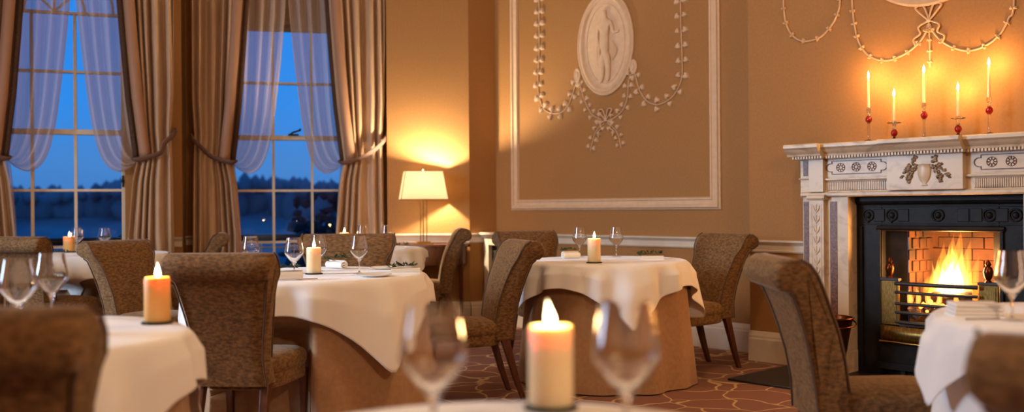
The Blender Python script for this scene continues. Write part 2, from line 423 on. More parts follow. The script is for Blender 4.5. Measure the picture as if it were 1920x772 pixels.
# ------------------------------------------------------------------ windows
BARS = [0.27, 0.78, 1.272, 2.30, 2.81]
def window(n, label, o, a, x0, x1, bars, fan):
    t = thing('window_%d' % n, label, 'window', (o[0], o[1], 0), a, kind='structure')
    y0, y1 = 0.06, 0.11
    b = MB()
    b.box(x0 - 0.05, x0, 0.02, 0.16, WZ0, WZ1); b.box(x1, x1 + 0.05, 0.02, 0.16, WZ0, WZ1)
    b.box(x0, x1, 0.02, 0.16, WZ1 - 0.05, WZ1); b.box(x0, x1, 0.02, 0.16, WZ0, WZ0 + 0.05)
    f = b.build('window_frame', M['winframe'], t, bevel=0.004)
    b = MB(); b.box(x0, x1, 0.05, 0.12, 1.755, 1.80); b.build('meeting_rail', M['winframe'], t, bevel=0.004)
    b = MB()
    for z in BARS: b.box(x0, x1, y0, y1, z - 0.011, z + 0.011)
    for x in bars: b.box(x - 0.012, x + 0.012, y0 + 0.002, y1 - 0.002, WZ0 + 0.05, 2.81 if fan else WZ1 - 0.05)
    b.build('glazing_bars', M['winframe'], t)
    if fan:
        cx = (x0 + x1) / 2
        b = MB()
        for r in (0.24, 0.47):
            b.tube([(cx + r * cos(g), 0.085, 2.82 + r * sin(g)) for g in [PI * k / 20 for k in range(21)]], 0.012, 6)
        for g in (PI * .25, PI * .5, PI * .75): b.tube([(cx, .085, 2.82), (cx + .5 * cos(g), .085, 2.82 + .5 * sin(g))], 0.011, 6)
        b.build('fanlight_bars', M['winframe'], t)
    b = MB(); b.box(x0, x1, 0.083, 0.087, WZ0 + 0.05, WZ1 - 0.05); b.build('pane', M['pane'], t)
    b = MB(); b.box(x0 - 0.06, x1 + 0.06, -0.05, 0.05, WZ0 - 0.04, WZ0); b.build('sill', M['winframe'], t, bevel=0.006)
    return t
w1 = window(1, 'left sash window of the bay looking onto dusk hills, with arched fanlight', L0, AL, -0.69, 0.371, (-0.34, 0.0), True)
w2 = window(2, 'right sash window of the bay looking onto dusk hills, blind above', R0, AR, -0.50, 0.585, (-0.139, 0.223), False)
b = MB(); b.box(0.375, 0.39, 0.005, 0.02, 1.30, 1.40); b.lathe([(0, 0), (0.012, 0), (0.012, 0.03), (0, 0.03)], 10, 0.3825, 0.0, 1.335)
b.build('sash_latch', M['wick'], w1)
b = MB(); b.box(0.0, 0.10, 0.0, 0.05, 1.80, 1.812); b.tube([(0.02, 0.03, 1.81), (0.05, 0.03, 1.83), (0.10, 0.03, 1.845), (0.115, 0.03, 1.85)], 0.009, 8); b.ball((0.112, 0.03, 1.855), 0.014, sub=1)
b.build('sash_fastener', M['wick'], w2)
lw_a = math.atan2(LW[1] + 2.6, LW[0] + 6.0)
wt = thing('window_3', 'side window on the left wall', 'window', (-6.0, -2.6, 0), lw_a, kind='structure')
b = MB()
for x in (5.1, 5.8, 6.55, 7.25): b.box(x, x + 0.05, 0.1, 0.16, 0.6, 3.1)
for z in (0.6, 1.2, 1.8, 2.4, 3.05): b.box(5.1, 7.3, 0.1, 0.16, z, z + 0.05)
b.build('window_frame', M['winframe'], wt)
bl = thing('roman_blind', 'taupe roman blind folded up at the top of the right bay window', 'blind', (R0[0], R0[1], 0), AR)
b = MB()
prof = []
for k in range(9):
    z = 3.34 - k * 0.065; prof.append((z, 0.0 if k % 2 == 0 else 0.02))
def blf(i, j):
    return (lerp(-0.5, 0.585, i), 0.04 - prof[j][1], prof[j][0])
b.grid(blf, 2, 9); b.build('blind_fabric', M['blind'], bl, smooth=40, solid=0.006)
b = MB(); b.box(-0.5, 0.585, 0.03, 0.05, 2.80, 2.83); b.build('bottom_bar', M['blind'], bl)

# ------------------------------------------------------------------ outside
b = MB(); b.box(-90, 40, 12, 130, -2.2, -2.0)
tag(b.build('ground_lawn', M['lawn']), 'dark blue lawn outside the windows at dusk', 'lawn', kind='structure')
def hillf(i, j):
    x = -100 + i * 1.5; y = [60, 66, 72, 84, 110][j]
    k = sin(x * 0.11) * 0.5 + sin(x * 0.031 + 1) * 0.6
    z = [-2.05, -0.2, 1.3 + k * .3, 2.3 + k * .4, -2.05][j]
    return (x, y, z)
b = MB(); b.grid(hillf, 100, 5)
tag(b.build('hillside', M['hill'], smooth=180), 'wooded hillside beyond the lawn at dusk', 'hill', kind='structure')
rnd = random.Random(3)
b = MB()
for k in range(150):
    x = -64 + k * 0.6 + rnd.uniform(-.4, .4)
    b.ball((x, rnd.uniform(69, 73), 1.3), rnd.uniform(.8, 1.2), .9, 1.25 + .2 * sin(x * .23), sub=2, jit=0.08)
for k in range(420):
    x = -66 + k * 0.22 + rnd.uniform(-.2, .2); y = rnd.uniform(67, 74); h = rnd.uniform(.45, .85)
    b.ball((x, y, 2.35 + 0.25 * sin(x * .23) + 0.15 * sin(x * .61) + h * .25), rnd.uniform(.35, .65), rnd.uniform(.4, .7), h, sub=1, jit=0.25)
tag(b.build('woodland', M['hill'], smooth=180), 'dark blue band of woodland along the hilltop outside', 'woodland', kind='stuff')
def tree(name, label, x, y, h, wd, seed):
    r = random.Random(seed)
    t = thing(name, label, 'tree', (x, y, -2.0))
    b = MB(); b.tube([(0, 0, 0), (0.05, 0, h * .3), (0, 0, h * .6)], [0.2, 0.14, 0.08], 8); b.build('trunk', M['tree'], t, smooth=60)
    b = MB()
    for k in range(150):
        g = r.uniform(0, 2 * PI); q = r.random() ** .5; zz = r.uniform(.22, 1.0)
        rr = q * wd * (1.05 - abs(zz - .5) * 1.3)
        b.ball((rr * cos(g), rr * sin(g), zz * h), r.uniform(.06, .16), r.uniform(.06, .16), r.uniform(.05, .13), sub=1, jit=.35)
    b.build('crown', M['tree'], t)
tree('garden_tree', 'dark leafy tree just outside the right bay window', -3.05, 15.5, 3.35, 0.95, 5)
tree('garden_tree', 'small dark tree low outside the left bay window', -7.0, 17.5, 2.6, 0.8, 6)
rl = thing('balcony_railing', 'balcony railing with black handrail outside the bay windows', 'railing', (0, 0, 0))
pathp = [(-7.6, 7.6), (-5.1, 8.75), (-3.4, 9.6), (-2.6, 9.95), (-1.0, 10.35), (0.3, 10.5)]
b = MB(); b.tube([(x, y, 0.80) for x, y in pathp], 0.03, 8, ry=0.035); b.build('handrail', M['rail_black'], rl, smooth=60)
b = MB(); b.tube([(x, y, 0.70) for x, y in pathp], 0.012, 6); b.tube([(x, y, 0.1) for x, y in pathp], 0.012, 6); b.build('rail', M['rail_white'], rl)
b = MB(); b.box(-8, 1, 7.4, 11.2, -2.0, -0.05)
q = b.build('balcony_slab', M['rail_black']); tag(q, 'dark balcony floor outside the bay windows', 'balcony', kind='structure')
for k in range(len(pathp) - 1):
    (xa, ya), (xb, yb) = pathp[k], pathp[k + 1]
    m = max(1, int(math.hypot(xb - xa, yb - ya) / 0.28))
    for i in range(m):
        x, y = lerp(xa, xb, i / m), lerp(ya, yb, i / m)
        b = MB(); b.tube([(x, y, -0.06), (x, y, 0.78)], 0.010, 6); b.build('baluster', M['rail_white'], rl)

# ------------------------------------------------------------------ curtains
def curtain(label, o, a, sgn, group, seed, tie_label, wo=.905):
    """sgn -1: hangs at the left of its window, +1: at the right"""
    r = random.Random(seed)
    t = thing('curtain', label, 'curtain', (o[0], o[1], 0), a, group)
    zt = 3.42
    inner = [(0.0, .445), (0.85, .43), (1.35, .47), (1.53, .51), (1.75, .485), (2.05, .45), (2.55, .41), (3.05, .375), (3.5, .36)]
    outer = [(0.0, wo), (0.85, wo - .012), (1.50, wo - .022), (1.78, wo - .03), (2.1, wo - .008), (3.5, wo)]
    amp = [(0.0, .055), (1.2, .042), (1.55, .034), (2.0, .045), (3.0, .05), (3.35, .03)]
    NU, NV = 150, 56
    ph = [r.uniform(-.5, .5) for _ in range(5)]
    def fy(u, z):
        v = u * 5.6 + 0.30 * sin(u * 9 + ph[0]) + ph[1] + 0.10 * sin(z * 1.4 + u * 5 + ph[2])
        s1 = sin(2 * PI * v); s1 = math.copysign(abs(s1) ** 0.75, s1)
        return 0.21 + itp(amp, z) * s1 + 0.012 * sin(2 * PI * (u * 3.3 + z * .25 + ph[3]))
    def f(i, j):
        u = i / (NU - 1); z = lerp(zt, 0.015, j / (NV - 1))
        xo, xi = itp(outer, z), itp(inner, z)
        # folds stand vertical at the outside and sweep to the knot above and below the tieback
        x = lerp(xo, xi, u)
        return (sgn * x, -fy(u, z), z)
    b = MB(); b.grid(f, NU, NV); b.build('drape', M['curtain'], t, smooth=180, solid=0.004)
    b = MB(); zs = [3.38 - k * (3.38 - 1.55) / 40 for k in range(41)]
    def g(i, j):
        z = zs[j]; return (sgn * (itp(inner, z) + [0.012, -0.012, -0.035][i]), -fy(1.0, z) + [-0.012, -0.02, 0.0][i], z)
    b.grid(g, 3, 41); b.build('fringe', M['fringe'], t, smooth=180, solid=0.012)
    b = MB()
    def g2(i, j):
        z = zs[j]; x = itp(inner, z) + 0.02 + 0.045 * i; return (sgn * x, -0.295 - 0.012 * sin(PI * i / 2), z)
    b.grid(g2, 3, 41); b.build('edging', M['curtain_edge'], t, smooth=180, solid=0.006)
    # tieback
    k = thing('tieback', tie_label, 'tieback', (o[0], o[1], 0), a, 'braided curtain tiebacks')
    b = MB()
    pts = [(sgn * (wo + .008), -0.01, 1.80), (sgn * wo, -0.16, 1.775), (sgn * (wo - .022), -0.27, 1.735), (sgn * (wo - .09), -0.302, 1.665), (sgn * .70, -0.305, 1.59), (sgn * .60, -0.30, 1.545), (sgn * .51, -0.285, 1.525), (sgn * .478, -0.22, 1.53), (sgn * .52, -0.13, 1.55)]
    b.tube([tuple(p) for p in smooth_path(pts, 40)], 0.012, 10, ry=0.030); b.build('braid', M['tie'], k, smooth=60)
    b = MB(); b.lathe([(0, 0), (.016, 0), (.016, .008), (.007, .016), (.007, .03), (.015, .038), (.012, .05), (0, .054)], 14)
    h = b.build('hook', M['gold'], k, smooth=40); h.rotation_euler = (PI / 2, 0, 0); h.location = (sgn * (wo + .008), 0.0, 1.805)
    return t
curtain('taupe silk curtain tied back at the left edge of the left window', L0, AL, -1, 'taupe bay window curtains', 1, 'braided tieback on the curtain left of the left window')
curtain('taupe silk curtain tied back right of the left window, beside the pier', L0, AL, 1, 'taupe bay window curtains', 2, 'braided tieback on the curtain right of the left window', .815)
curtain('taupe silk curtain tied back left of the right window, beside the pier', R0, AR, -1, 'taupe bay window curtains', 3, 'braided tieback on the curtain left of the right window', .862)
curtain('lamplit taupe silk curtain tied back right of the right window, nearest the lamp', R0, AR, 1, 'taupe bay window curtains', 4, 'braided tieback on the curtain nearest the lamp')
def sheer(label, o, a, sgn, seed):
    r = random.Random(seed)
    t = thing('sheer_curtain', label, 'sheer curtain', (o[0], o[1], 0), a, 'white sheer curtains')
    inn = [(.002, 3.4), (.02, 3.0), (.048, 2.66), (.09, 2.26), (.15, 1.81), (.225, 1.54), (.335, 1.435), (.45, 1.47), (.515, 1.55)]
    ouf = [(.60, 3.4), (.595, 3.1), (.585, 2.85), (.575, 2.55), (.56, 2.25), (.55, 1.98), (.535, 1.80), (.525, 1.66), (.52, 1.56)]
    ph = r.uniform(0, 1)
    def f(i, j):
        u = i / 79; v = j / 59
        p = pl(inn, v); q = pl(ouf, v); w_ = u
        x = lerp(q.x, p.x, w_); z = lerp(q.y, p.y, w_)
        z -= 0.05 * sin(PI * u) * max(0, (v - .55)) * 1.2
        am = 0.05 * (1 - 0.75 * max(0, v - .6) / .4)
        y = 0.085 + am * sin(2 * PI * (u * 5 + ph + .16 * sin(u * 7))) + 0.05 * max(0, v - .75)
        return (sgn * x, -y, z)
    b = MB(); b.grid(f, 80, 60); b.build('voile', M['sheer'], t, smooth=180)
    b = MB(); P = [f(79, j) for j in range(60)]; b.tube(P, 0.004, 6); b.build('hem', M['sheer'], t, smooth=60)
    def f2(i, j):
        u = i / 29; v = j / 29; z = lerp(1.56, 0.03, v)
        x = lerp(.56, lerp(.50, .40, v ** .6), u)
        return (sgn * x, -(0.09 + .02 * sin(2 * PI * u * 4)), z)
    b = MB(); b.grid(f2, 30, 30); b.build('tail', M['sheer'], t, smooth=180)
sheer('white sheer voile swagged to the left side of the left window', L0, AL, -1, 11)
sheer('white sheer voile swagged to the right side of the left window', L0, AL, 1, 12)
sheer('white sheer voile swagged to the left side of the right window', R0, AR, -1, 13)
sheer('white sheer voile swagged to the right side of the right window', R0, AR, 1, 14)

# ------------------------------------------------------------------ plasterwork of the panelled wall
t = thing('trim_frame', 'large rectangular white plaster panel frame on the terracotta wall', 'panel moulding', (C0[0], C0[1], 0), AC, kind='structure')
fx0, fx1, fz0, fz1 = -2.577, -0.245, 1.067, 3.6
prof = [(0, 0), (-.012, 0), (-.018, .012), (-.030, .018), (-.030, .034), (-.016, .042), (-.014, .072), (-.022, .078), (-.022, .090), (0, .098)]
def framebar(p, q, inward):
    b = MB(); n = len(prof); vs = []
    d = Vector(q) - Vector(p); d.normalize()
    for end, sg in ((Vector(p), 1), (Vector(q), -1)):
        for y, wv in prof: vs.append((end.x + inward[0] * wv + d.x * sg * wv, y, end.y + inward[1] * wv + d.y * sg * wv))
    fs = [(i, (i + 1) % n, n + (i + 1) % n, n + i) for i in range(n)]
    b.faces(vs, fs); return b
framebar((fx0, fz0), (fx1, fz0), (0, 1)).build('bottom_moulding', M['plaster'], t)
framebar((fx0, fz1), (fx1, fz1), (0, -1)).build('top_moulding', M['plaster'], t)
framebar((fx0, fz0), (fx0, fz1), (1, 0)).build('side_moulding', M['plaster'], t)
framebar((fx1, fz0), (fx1, fz1), (-1, 0)).build('side_moulding', M['plaster'], t)
md = thing('plaster_medallion', 'oval white plaster medallion with a standing draped figure in relief', 'medallion', (*wp(C0, AC, -1.40, 0, 0)[:2], 2.48), AC)
def ellring(b, rx, rz, prof2, seg=64):     # prof2: list of (offset outward from ellipse, y)
    n = len(prof2)
    def f(i, j):
        g = 2 * PI * i / seg; o, y = prof2[j]
        return ((rx + o) * cos(g), y, (rz + o) * sin(g))
    b.grid(f, seg, n, wrap=True)
b = MB(); ellring(b, .27, .395, [(.045, 0), (.045, -.016), (.034, -.022), (.022, -.014), (.014, -.024), (0, -.028), (-.012, -.020), (-.018, -.008), (-.26, -.008)]); b.build('oval_plaque', M['plaster'], md, smooth=50)
b = MB(); ellring(b, .215, .335, [(.006, -.006), (.003, -.013), (-.003, -.013), (-.006, -.006)]); b.build('inner_rim', M['plaster'], md, smooth=50)
def skin(name, verts, edges, m, parent, flat=1.0, sub=2):
    me = bpy.data.meshes.new(name); me.from_pydata([v[0] for v in verts], edges, [])
    o = bpy.data.objects.new(name, me); C.objects.link(o); o.parent = parent; me.materials.append(m)
    md_ = o.modifiers.new('skin', 'SKIN'); md_.use_smooth_shade = True
    for i, v in enumerate(verts): me.skin_vertices[0].data[i].radius = v[1]
    me.skin_vertices[0].data[0].use_root = True
    s_ = o.modifiers.new('sub', 'SUBSURF'); s_.levels = sub; s_.render_levels = sub
    o.scale = (1, flat, 1)
    return o
V = [((0, 0, -.02), (.045, .04)), ((0, 0, .06), (.036, .035)), ((0, 0, .135), (.05, .04)), ((0, 0, .185), (.018, .018)), ((-.005, 0, .225), (.024, .026)), ((-.005, 0, .25), (.020, .02)),
     ((-.055, 0, .145), (.018, .018)), ((-.07, 0, .06), (.014, .014)), ((-.06, 0, -.02), (.012, .012)), ((.055, 0, .145), (.018, .018)), ((.075, 0, .065), (.014, .014)), ((.13, 0, .07), (.011, .011)),
     ((-.02, 0, -.12), (.034, .03)), ((-.025, 0, -.22), (.024, .022)), ((-.03, 0, -.29), (.016, .016)), ((-.055, 0, -.30), (.014, .012)),
     ((.025, 0, -.12), (.034, .03)), ((.03, 0, -.22), (.026, .022)), ((.025, 0, -.30), (.018, .016))]
Ed = [(0, 1), (1, 2), (2, 3), (3, 4), (4, 5), (2, 6), (6, 7), (7, 8), (2, 9), (9, 10), (10, 11), (0, 12), (12, 13), (13, 14), (14, 15), (0, 16), (16, 17), (17, 18)]
fg = skin('relief_figure', V, Ed, M['plaster'], md, flat=0.75); fg.location = (0, -0.016, 0.01); fg.scale = (1.25, .75, 1.12)
b = MB()
for k in range(5): b.tube([(.075 + .008 * k, -.012, .02 - .01 * k), (.085 + .012 * k, -.016, -.06), (.08 + .01 * k, -.012, -.15 + .01 * k)], 0.006, 6)
b.build('drapery', M['plaster'], md, smooth=60); b = MB()
for k in range(3): b.tube([(-.075 + .012 * k, -.012, .03), (-.085 + .014 * k, -.018, -.06), (-.08 + .01 * k, -.012, -.17)], 0.007, 6)
b.build('drapery', M['plaster'], md, smooth=60)
def leaf(b, x, z, g, s):                  # a raised ivy leaf on the wall plane (y = 0), pointing along angle g
    pts = [(0, -.1), (.42, -.30), (.62, .12), (.42, .55), (0, 1.05), (-.42, .55), (-.62, .12), (-.42, -.30)]
    ca, sa = cos(g - PI / 2), sin(g - PI / 2)
    tr = lambda p, y: (x + s * (p[0] * ca - p[1] * sa), y, z + s * (p[0] * sa + p[1] * ca))
    vs = [tr(p, -.002) for p in pts] + [tr((p[0] * .75, p[1] * .75 + .05), -.018) for p in pts] + [tr((0, .3), -.026)]
    fs = [(i, (i + 1) % 8, 8 + (i + 1) % 8, 8 + i) for i in range(8)] + [(8 + i, 8 + (i + 1) % 8, 16) for i in range(8)]
    b.faces(vs, fs)
def garland(label, o, pts, n, s=.046, pairs=True, r=.0055, lean=.9, group=None, spr=.042):
    t = thing('plaster_garland', label, 'garland', (o[0], o[1], 0), AC, group)
    P = smooth_path([(p[0], -.006, p[1]) for p in pts], max(30, len(pts) * 6))
    b = MB(); b.tube(P, r, 6); b.build('stem', M['plaster'], t, smooth=60)
    L = [0]
    for p, q in zip(P, P[1:]): L.append(L[-1] + (q - p).length)
    b = MB()
    for k in range(n):
        d = (k + .5) / n * L[-1]; i = max(j for j in range(len(L)) if L[j] <= d); i = min(i, len(P) - 2)
        f = (d - L[i]) / max(1e-6, L[i + 1] - L[i]); p = P[i].lerp(P[i + 1], f); tg = (P[i + 1] - P[i]).normalized()
        g = math.atan2(tg.z, tg.x)
        for sd in (-1, 1):
            gg = g + PI / 2 * sd
            leaf(b, p.x + spr * .6 * cos(gg), p.z + spr * .6 * sin(gg), gg - sd * lean * .5 + random.uniform(-.2, .2), s * random.uniform(.85, 1.1))
    b.build('leaves', M['plaster'], t)
    return t
Gs = 'plaster leaf garlands on the panelled wall'
garland('plaster leaf garland hanging down the left side of the panel', C0, [(-2.192, 3.5), (-2.195, 2.84), (-2.198, 2.5), (-2.215, 2.255), (-2.203, 2.108), (-2.136, 1.981), (-2.015, 1.933), (-1.895, 1.947), (-1.816, 2.026), (-1.751, 2.161), (-1.725, 2.224)], 19, group=Gs)
garland('plaster leaf garland hanging down the right side of the panel', C0, [(-.615, 3.5), (-.61, 2.81), (-.607, 2.513), (-.599, 2.301), (-.6, 2.132), (-.638, 2.031), (-.717, 1.953), (-.841, 1.916), (-.95, 1.952), (-1.033, 2.055), (-1.088, 2.22)], 18, group=Gs)
garland('short plaster leaf spray left of the medallion, above the ribbon bow', C0, [(-1.712, 2.213), (-1.675, 2.098), (-1.626, 1.987), (-1.553, 1.888), (-1.455, 1.84)], 6, .038, group=Gs)
garland('short plaster leaf spray right of the medallion, above the ribbon bow', C0, [(-1.093, 2.22), (-1.146, 2.146), (-1.158, 2.014), (-1.206, 1.907), (-1.294, 1.846), (-1.371, 1.825)], 6, .038, group=Gs)
garland('left plaster leaf tail below the ribbon bow under the medallion', C0, [(-1.413, 1.809), (-1.517, 1.734), (-1.581, 1.576)], 4, .034, group=Gs)
garland('right plaster leaf tail below the ribbon bow under the medallion', C0, [(-1.383, 1.807), (-1.278, 1.719), (-1.232, 1.586)], 4, .034, group=Gs)
def bow(name, label, o, cx, cz, k):
    t = thing(name, label, 'bow', (*wp(o, AC, cx, 0, 0)[:2], cz), AC)
    b = MB()
    for sg in (-1, 1):
        b.tube(smooth_path([(0, -.008, 0), (sg * .05 * k, -.014, .05 * k), (sg * .075 * k, -.016, .085 * k), (sg * .03 * k, -.014, .09 * k), (0, -.01, .01 * k)], 24), .006 * k, 6)
    b.build('loops', M['plaster'], t, smooth=60)
    b = MB()
    for sg in (-1, 1):
        b.tube(smooth_path([(0, -.008, 0), (sg * .06 * k, -.012, -.03 * k), (sg * .05 * k, -.012, -.07 * k), (sg * .09 * k, -.012, -.10 * k), (sg * .075 * k, -.012, -.14 * k)], 20), .006 * k, 6)
    b.build('tails', M['plaster'], t, smooth=60)
    b = MB(); b.ball((0, -.012, 0), .014 * k, .01, .014 * k); b.build('knot', M['plaster'], t, smooth=180)
bow('plaster_bow', 'plaster ribbon bow under the oval medallion', C0, -1.40, 1.83, 1.0)
for x, z, lb in ((-1.725, 2.245, 'small oval plaster boss left of the medallion'), (-1.093, 2.25, 'small oval plaster boss right of the medallion')):
    t = thing('plaster_boss', lb, 'plaster boss', (*wp(C0, AC, x, 0, 0)[:2], z), AC)
    b = MB(); ellring(b, .03, .055, [(.008, 0), (.008, -.014), (0, -.018), (-.006, -.012), (-.029, -.012)], 24); b.build('rim', M['plaster'], t, smooth=50)
    b = MB(); b.ball((0, -.013, 0), .014, .008, .03); b.build('centre', M['plaster'], t, smooth=180)
# plasterwork above the fireplace
Gb = 'plaster husk swags above the fireplace'
def swag(label, pts, n): return garland(label, B0, pts, n, .016, r=.0065, lean=-1.0, group=Gb, spr=.012)
swag('narrow plaster husk swag at the left of the fireplace wall', [(.289, 2.9), (.289, 2.541), (.292, 2.43), (.308, 2.336), (.348, 2.258), (.408, 2.21), (.487, 2.196), (.573, 2.216), (.651, 2.287), (.693, 2.368), (.705, 2.471), (.708, 2.9)], 16)
swag('plaster husk swag above the left mantel candles, ending at the bow', [(.78, 2.9), (.786, 2.458), (.793, 2.335), (.807, 2.23), (.835, 2.133), (.892, 2.053), (.97, 2.01), (1.046, 2.004), (1.142, 2.033), (1.216, 2.083), (1.263, 2.142), (1.28, 2.196)], 16)
swag('plaster husk swag above the right mantel candles, starting at the bow', [(1.286, 2.195), (1.315, 2.135), (1.372, 2.069), (1.451, 2.021), (1.528, 2.001), (1.619, 2.021), (1.694, 2.074), (1.744, 2.159), (1.774, 2.262), (1.78, 2.9)], 15)
t = garland('straight plaster husk drop below the bow over the mantel', B0, [(1.283, 2.2), (1.288, 2.08), (1.288, 1.93)], 4, .014, r=.005, group=Gb, spr=.008)
bow('plaster_bow', 'plaster ribbon bow over the mantel candles', B0, 1.285, 2.215, 1.05)
t = thing('plaster_medallion', 'lower edge of an oval plaster medallion above the mantel bow', 'medallion', (*wp(B0, AC, 1.28, 0, 0)[:2], 2.74), AC)
b = MB(); ellring(b, .44, .415, [(.02, 0), (.02, -.018), (.008, -.026), (-.01, -.016), (-.02, -.01), (-.43, -.01)]); b.build('oval_plaque', M['plaster'], t, smooth=50)

# ------------------------------------------------------------------ fireplace
fp = thing('fireplace', 'carved white marble fireplace with brown inlay and black iron insert', 'fireplace', (FR[0], FR[1], 0), AC)
SHELF = [(0, 1.49), (-.235, 1.49), (-.24, 1.482), (-.24, 1.466), (-.232, 1.458), (-.225, 1.455), (-.215, 1.44), (-.195, 1.425), (-.19, 1.412), (0, 1.412)]
b = MB(); b.extr([(y if y == 0 else y + .045, z) for y, z in SHELF], -.90, .90)
for x0, x1 in ((-.90, -.66), (-.26, .23), (.66, .90)): b.extr([(y if y == 0 else y - .005, z) for y, z in SHELF], x0, x1)
shelf = b.build('mantel_shelf', M['marble'], fp, smooth=30)
b = MB()
for k in range(88):
    x = -.86 + k * 1.72 / 87; yd = .035 if (abs(x) > .66 or -.26 < x < .23) else 0
    b.box(x - .0055, x + .0055, -.155 - yd, -.11 - yd, 1.395, 1.411)
b.build('dentils', M['marble'], fp)
b = MB(); b.box(-.87, .87, -.13, 0, 1.392, 1.412); b.box(-.86, -.665, -.165, 0, 1.392, 1.412); b.box(.665, .86, -.165, 0, 1.392, 1.412); b.box(-.25, .22, -.165, 0, 1.392, 1.412); b.build('cornice', M['marble'], fp)
b = MB(); b.box(-.86, .86, -.095, 0, 1.146, 1.392); b.build('frieze', M['marble'], fp)
b = MB(); b.extr([(0, 1.146), (-.115, 1.146), (-.125, 1.155), (-.125, 1.17), (-.112, 1.178), (0, 1.178)], -.845, .845); b.build('architrave', M['marble'], fp)
b = MB(); b.extr([(-.09, 1.248), (-.108, 1.248), (-.116, 1.256), (-.116, 1.264), (-.09, 1.268)], -.70, .70); b.build('frieze_moulding', M['marble'], fp)
for rng in ((-.67, -.26), (.26, .67)):
    b = MB(); n = 34
    for k in range(n):
        x = lerp(rng[0], rng[1], (k + .5) / n); b.extr([(-.094, 1.182), (-.104, 1.19), (-.104, 1.238), (-.094, 1.245)], x - .0035, x + .0035)
    b.build('fluting', M['marble'], fp)
b = MB(); b.box(-.245, .215, -.145, -.09, 1.18, 1.392); tb = b.build('tablet', M['marble'], fp, bevel=.003)
# tablet carving: an urn between sprays
b = MB()
b.lathe([(0, 0), (.022, .0), (.012, .012), (.03, .035), (.04, .065), (.042, .10), (.034, .12), (.04, .128), (0, .13)], 18, -.01, -.146, 1.205, 1, .45)
b.build('carved_urn', M['marble'], tb, smooth=50)
b = MB(); r_ = random.Random(5)
for sg in (-1, 1):
    for k in range(60):                  # a hanging bunch: wide at the shoulder, narrow at the tip
        u = r_.random(); cx_ = -.01 + sg * lerp(.072, .10, u); x = cx_ + r_.uniform(-1, 1) * lerp(.036, .008, u); z = lerp(1.335, 1.225, u)
        b.ball((x, -.148, z), r_.uniform(.006, .010), .010, r_.uniform(.006, .010), sub=1)
    for k in range(22):
        u = r_.random(); b.ball((-.01 + sg * lerp(.085, .15, u) + r_.uniform(-.008, .008), -.148, lerp(1.325, 1.255, u) + r_.uniform(-.008, .008)), .011, .008, .006, sub=1)
    for k in range(12): b.ball((-.01 + sg * r_.uniform(.045, .075), -.148, r_.uniform(1.34, 1.385)), .008, .009, .009, sub=1)
b.build('carved_sprays', M['marble_dark'], tb, smooth=180)
def rosette(b, x, z, y):
    ring = lambda r, w_: b.tube([(x + r * cos(g), y, z + r * sin(g)) for g in [2 * PI * k / 20 for k in range(20)]], w_, 5, ry=.002, closed=True)
    ring(.028, .0055); ring(.011, .004)
    for k in range(8):
        g = 2 * PI * k / 8; b.tube([(x + .013 * cos(g), y, z + .013 * sin(g)), (x + .026 * cos(g), y, z + .026 * sin(g))], .0035, 4)
for sg in (-1, 1):
    xc = sg * .465
    b = MB(); b.box(xc - .205, xc + .205, -.10, -.09, 1.275, 1.39); pn = b.build('inlay_panel', M['marble'], fp)
    w_, h_, zc = .165, .042, 1.334
    arc = [(xc + w_ + .012 + .026 * cos(g), zc + .026 * sin(g)) for g in [-PI / 2 + PI * k / 10 for k in range(11)]]
    arc2 = [(xc - w_ - .012 + .026 * cos(g), zc + .026 * sin(g)) for g in [PI / 2 + PI * k / 10 for k in range(11)]]
    loop = [(xc - w_, zc - h_), (xc + w_, zc - h_), (xc + w_, zc - .026)] + arc + [(xc + w_, zc + .026), (xc + w_, zc + h_), (xc - w_, zc + h_), (xc - w_, zc + .026)] + arc2 + [(xc - w_, zc - .026)]
    b = MB(); b.tube([(x, -.101, z) for x, z in loop], .0075, 5, ry=.003, closed=True); b.build('inlay_border', M['inlay'], pn)
    for k in (-1, 0, 1):
        b = MB(); rosette(b, xc + k * .105, zc, -.101); b.build('rosette', M['inlay'], pn)
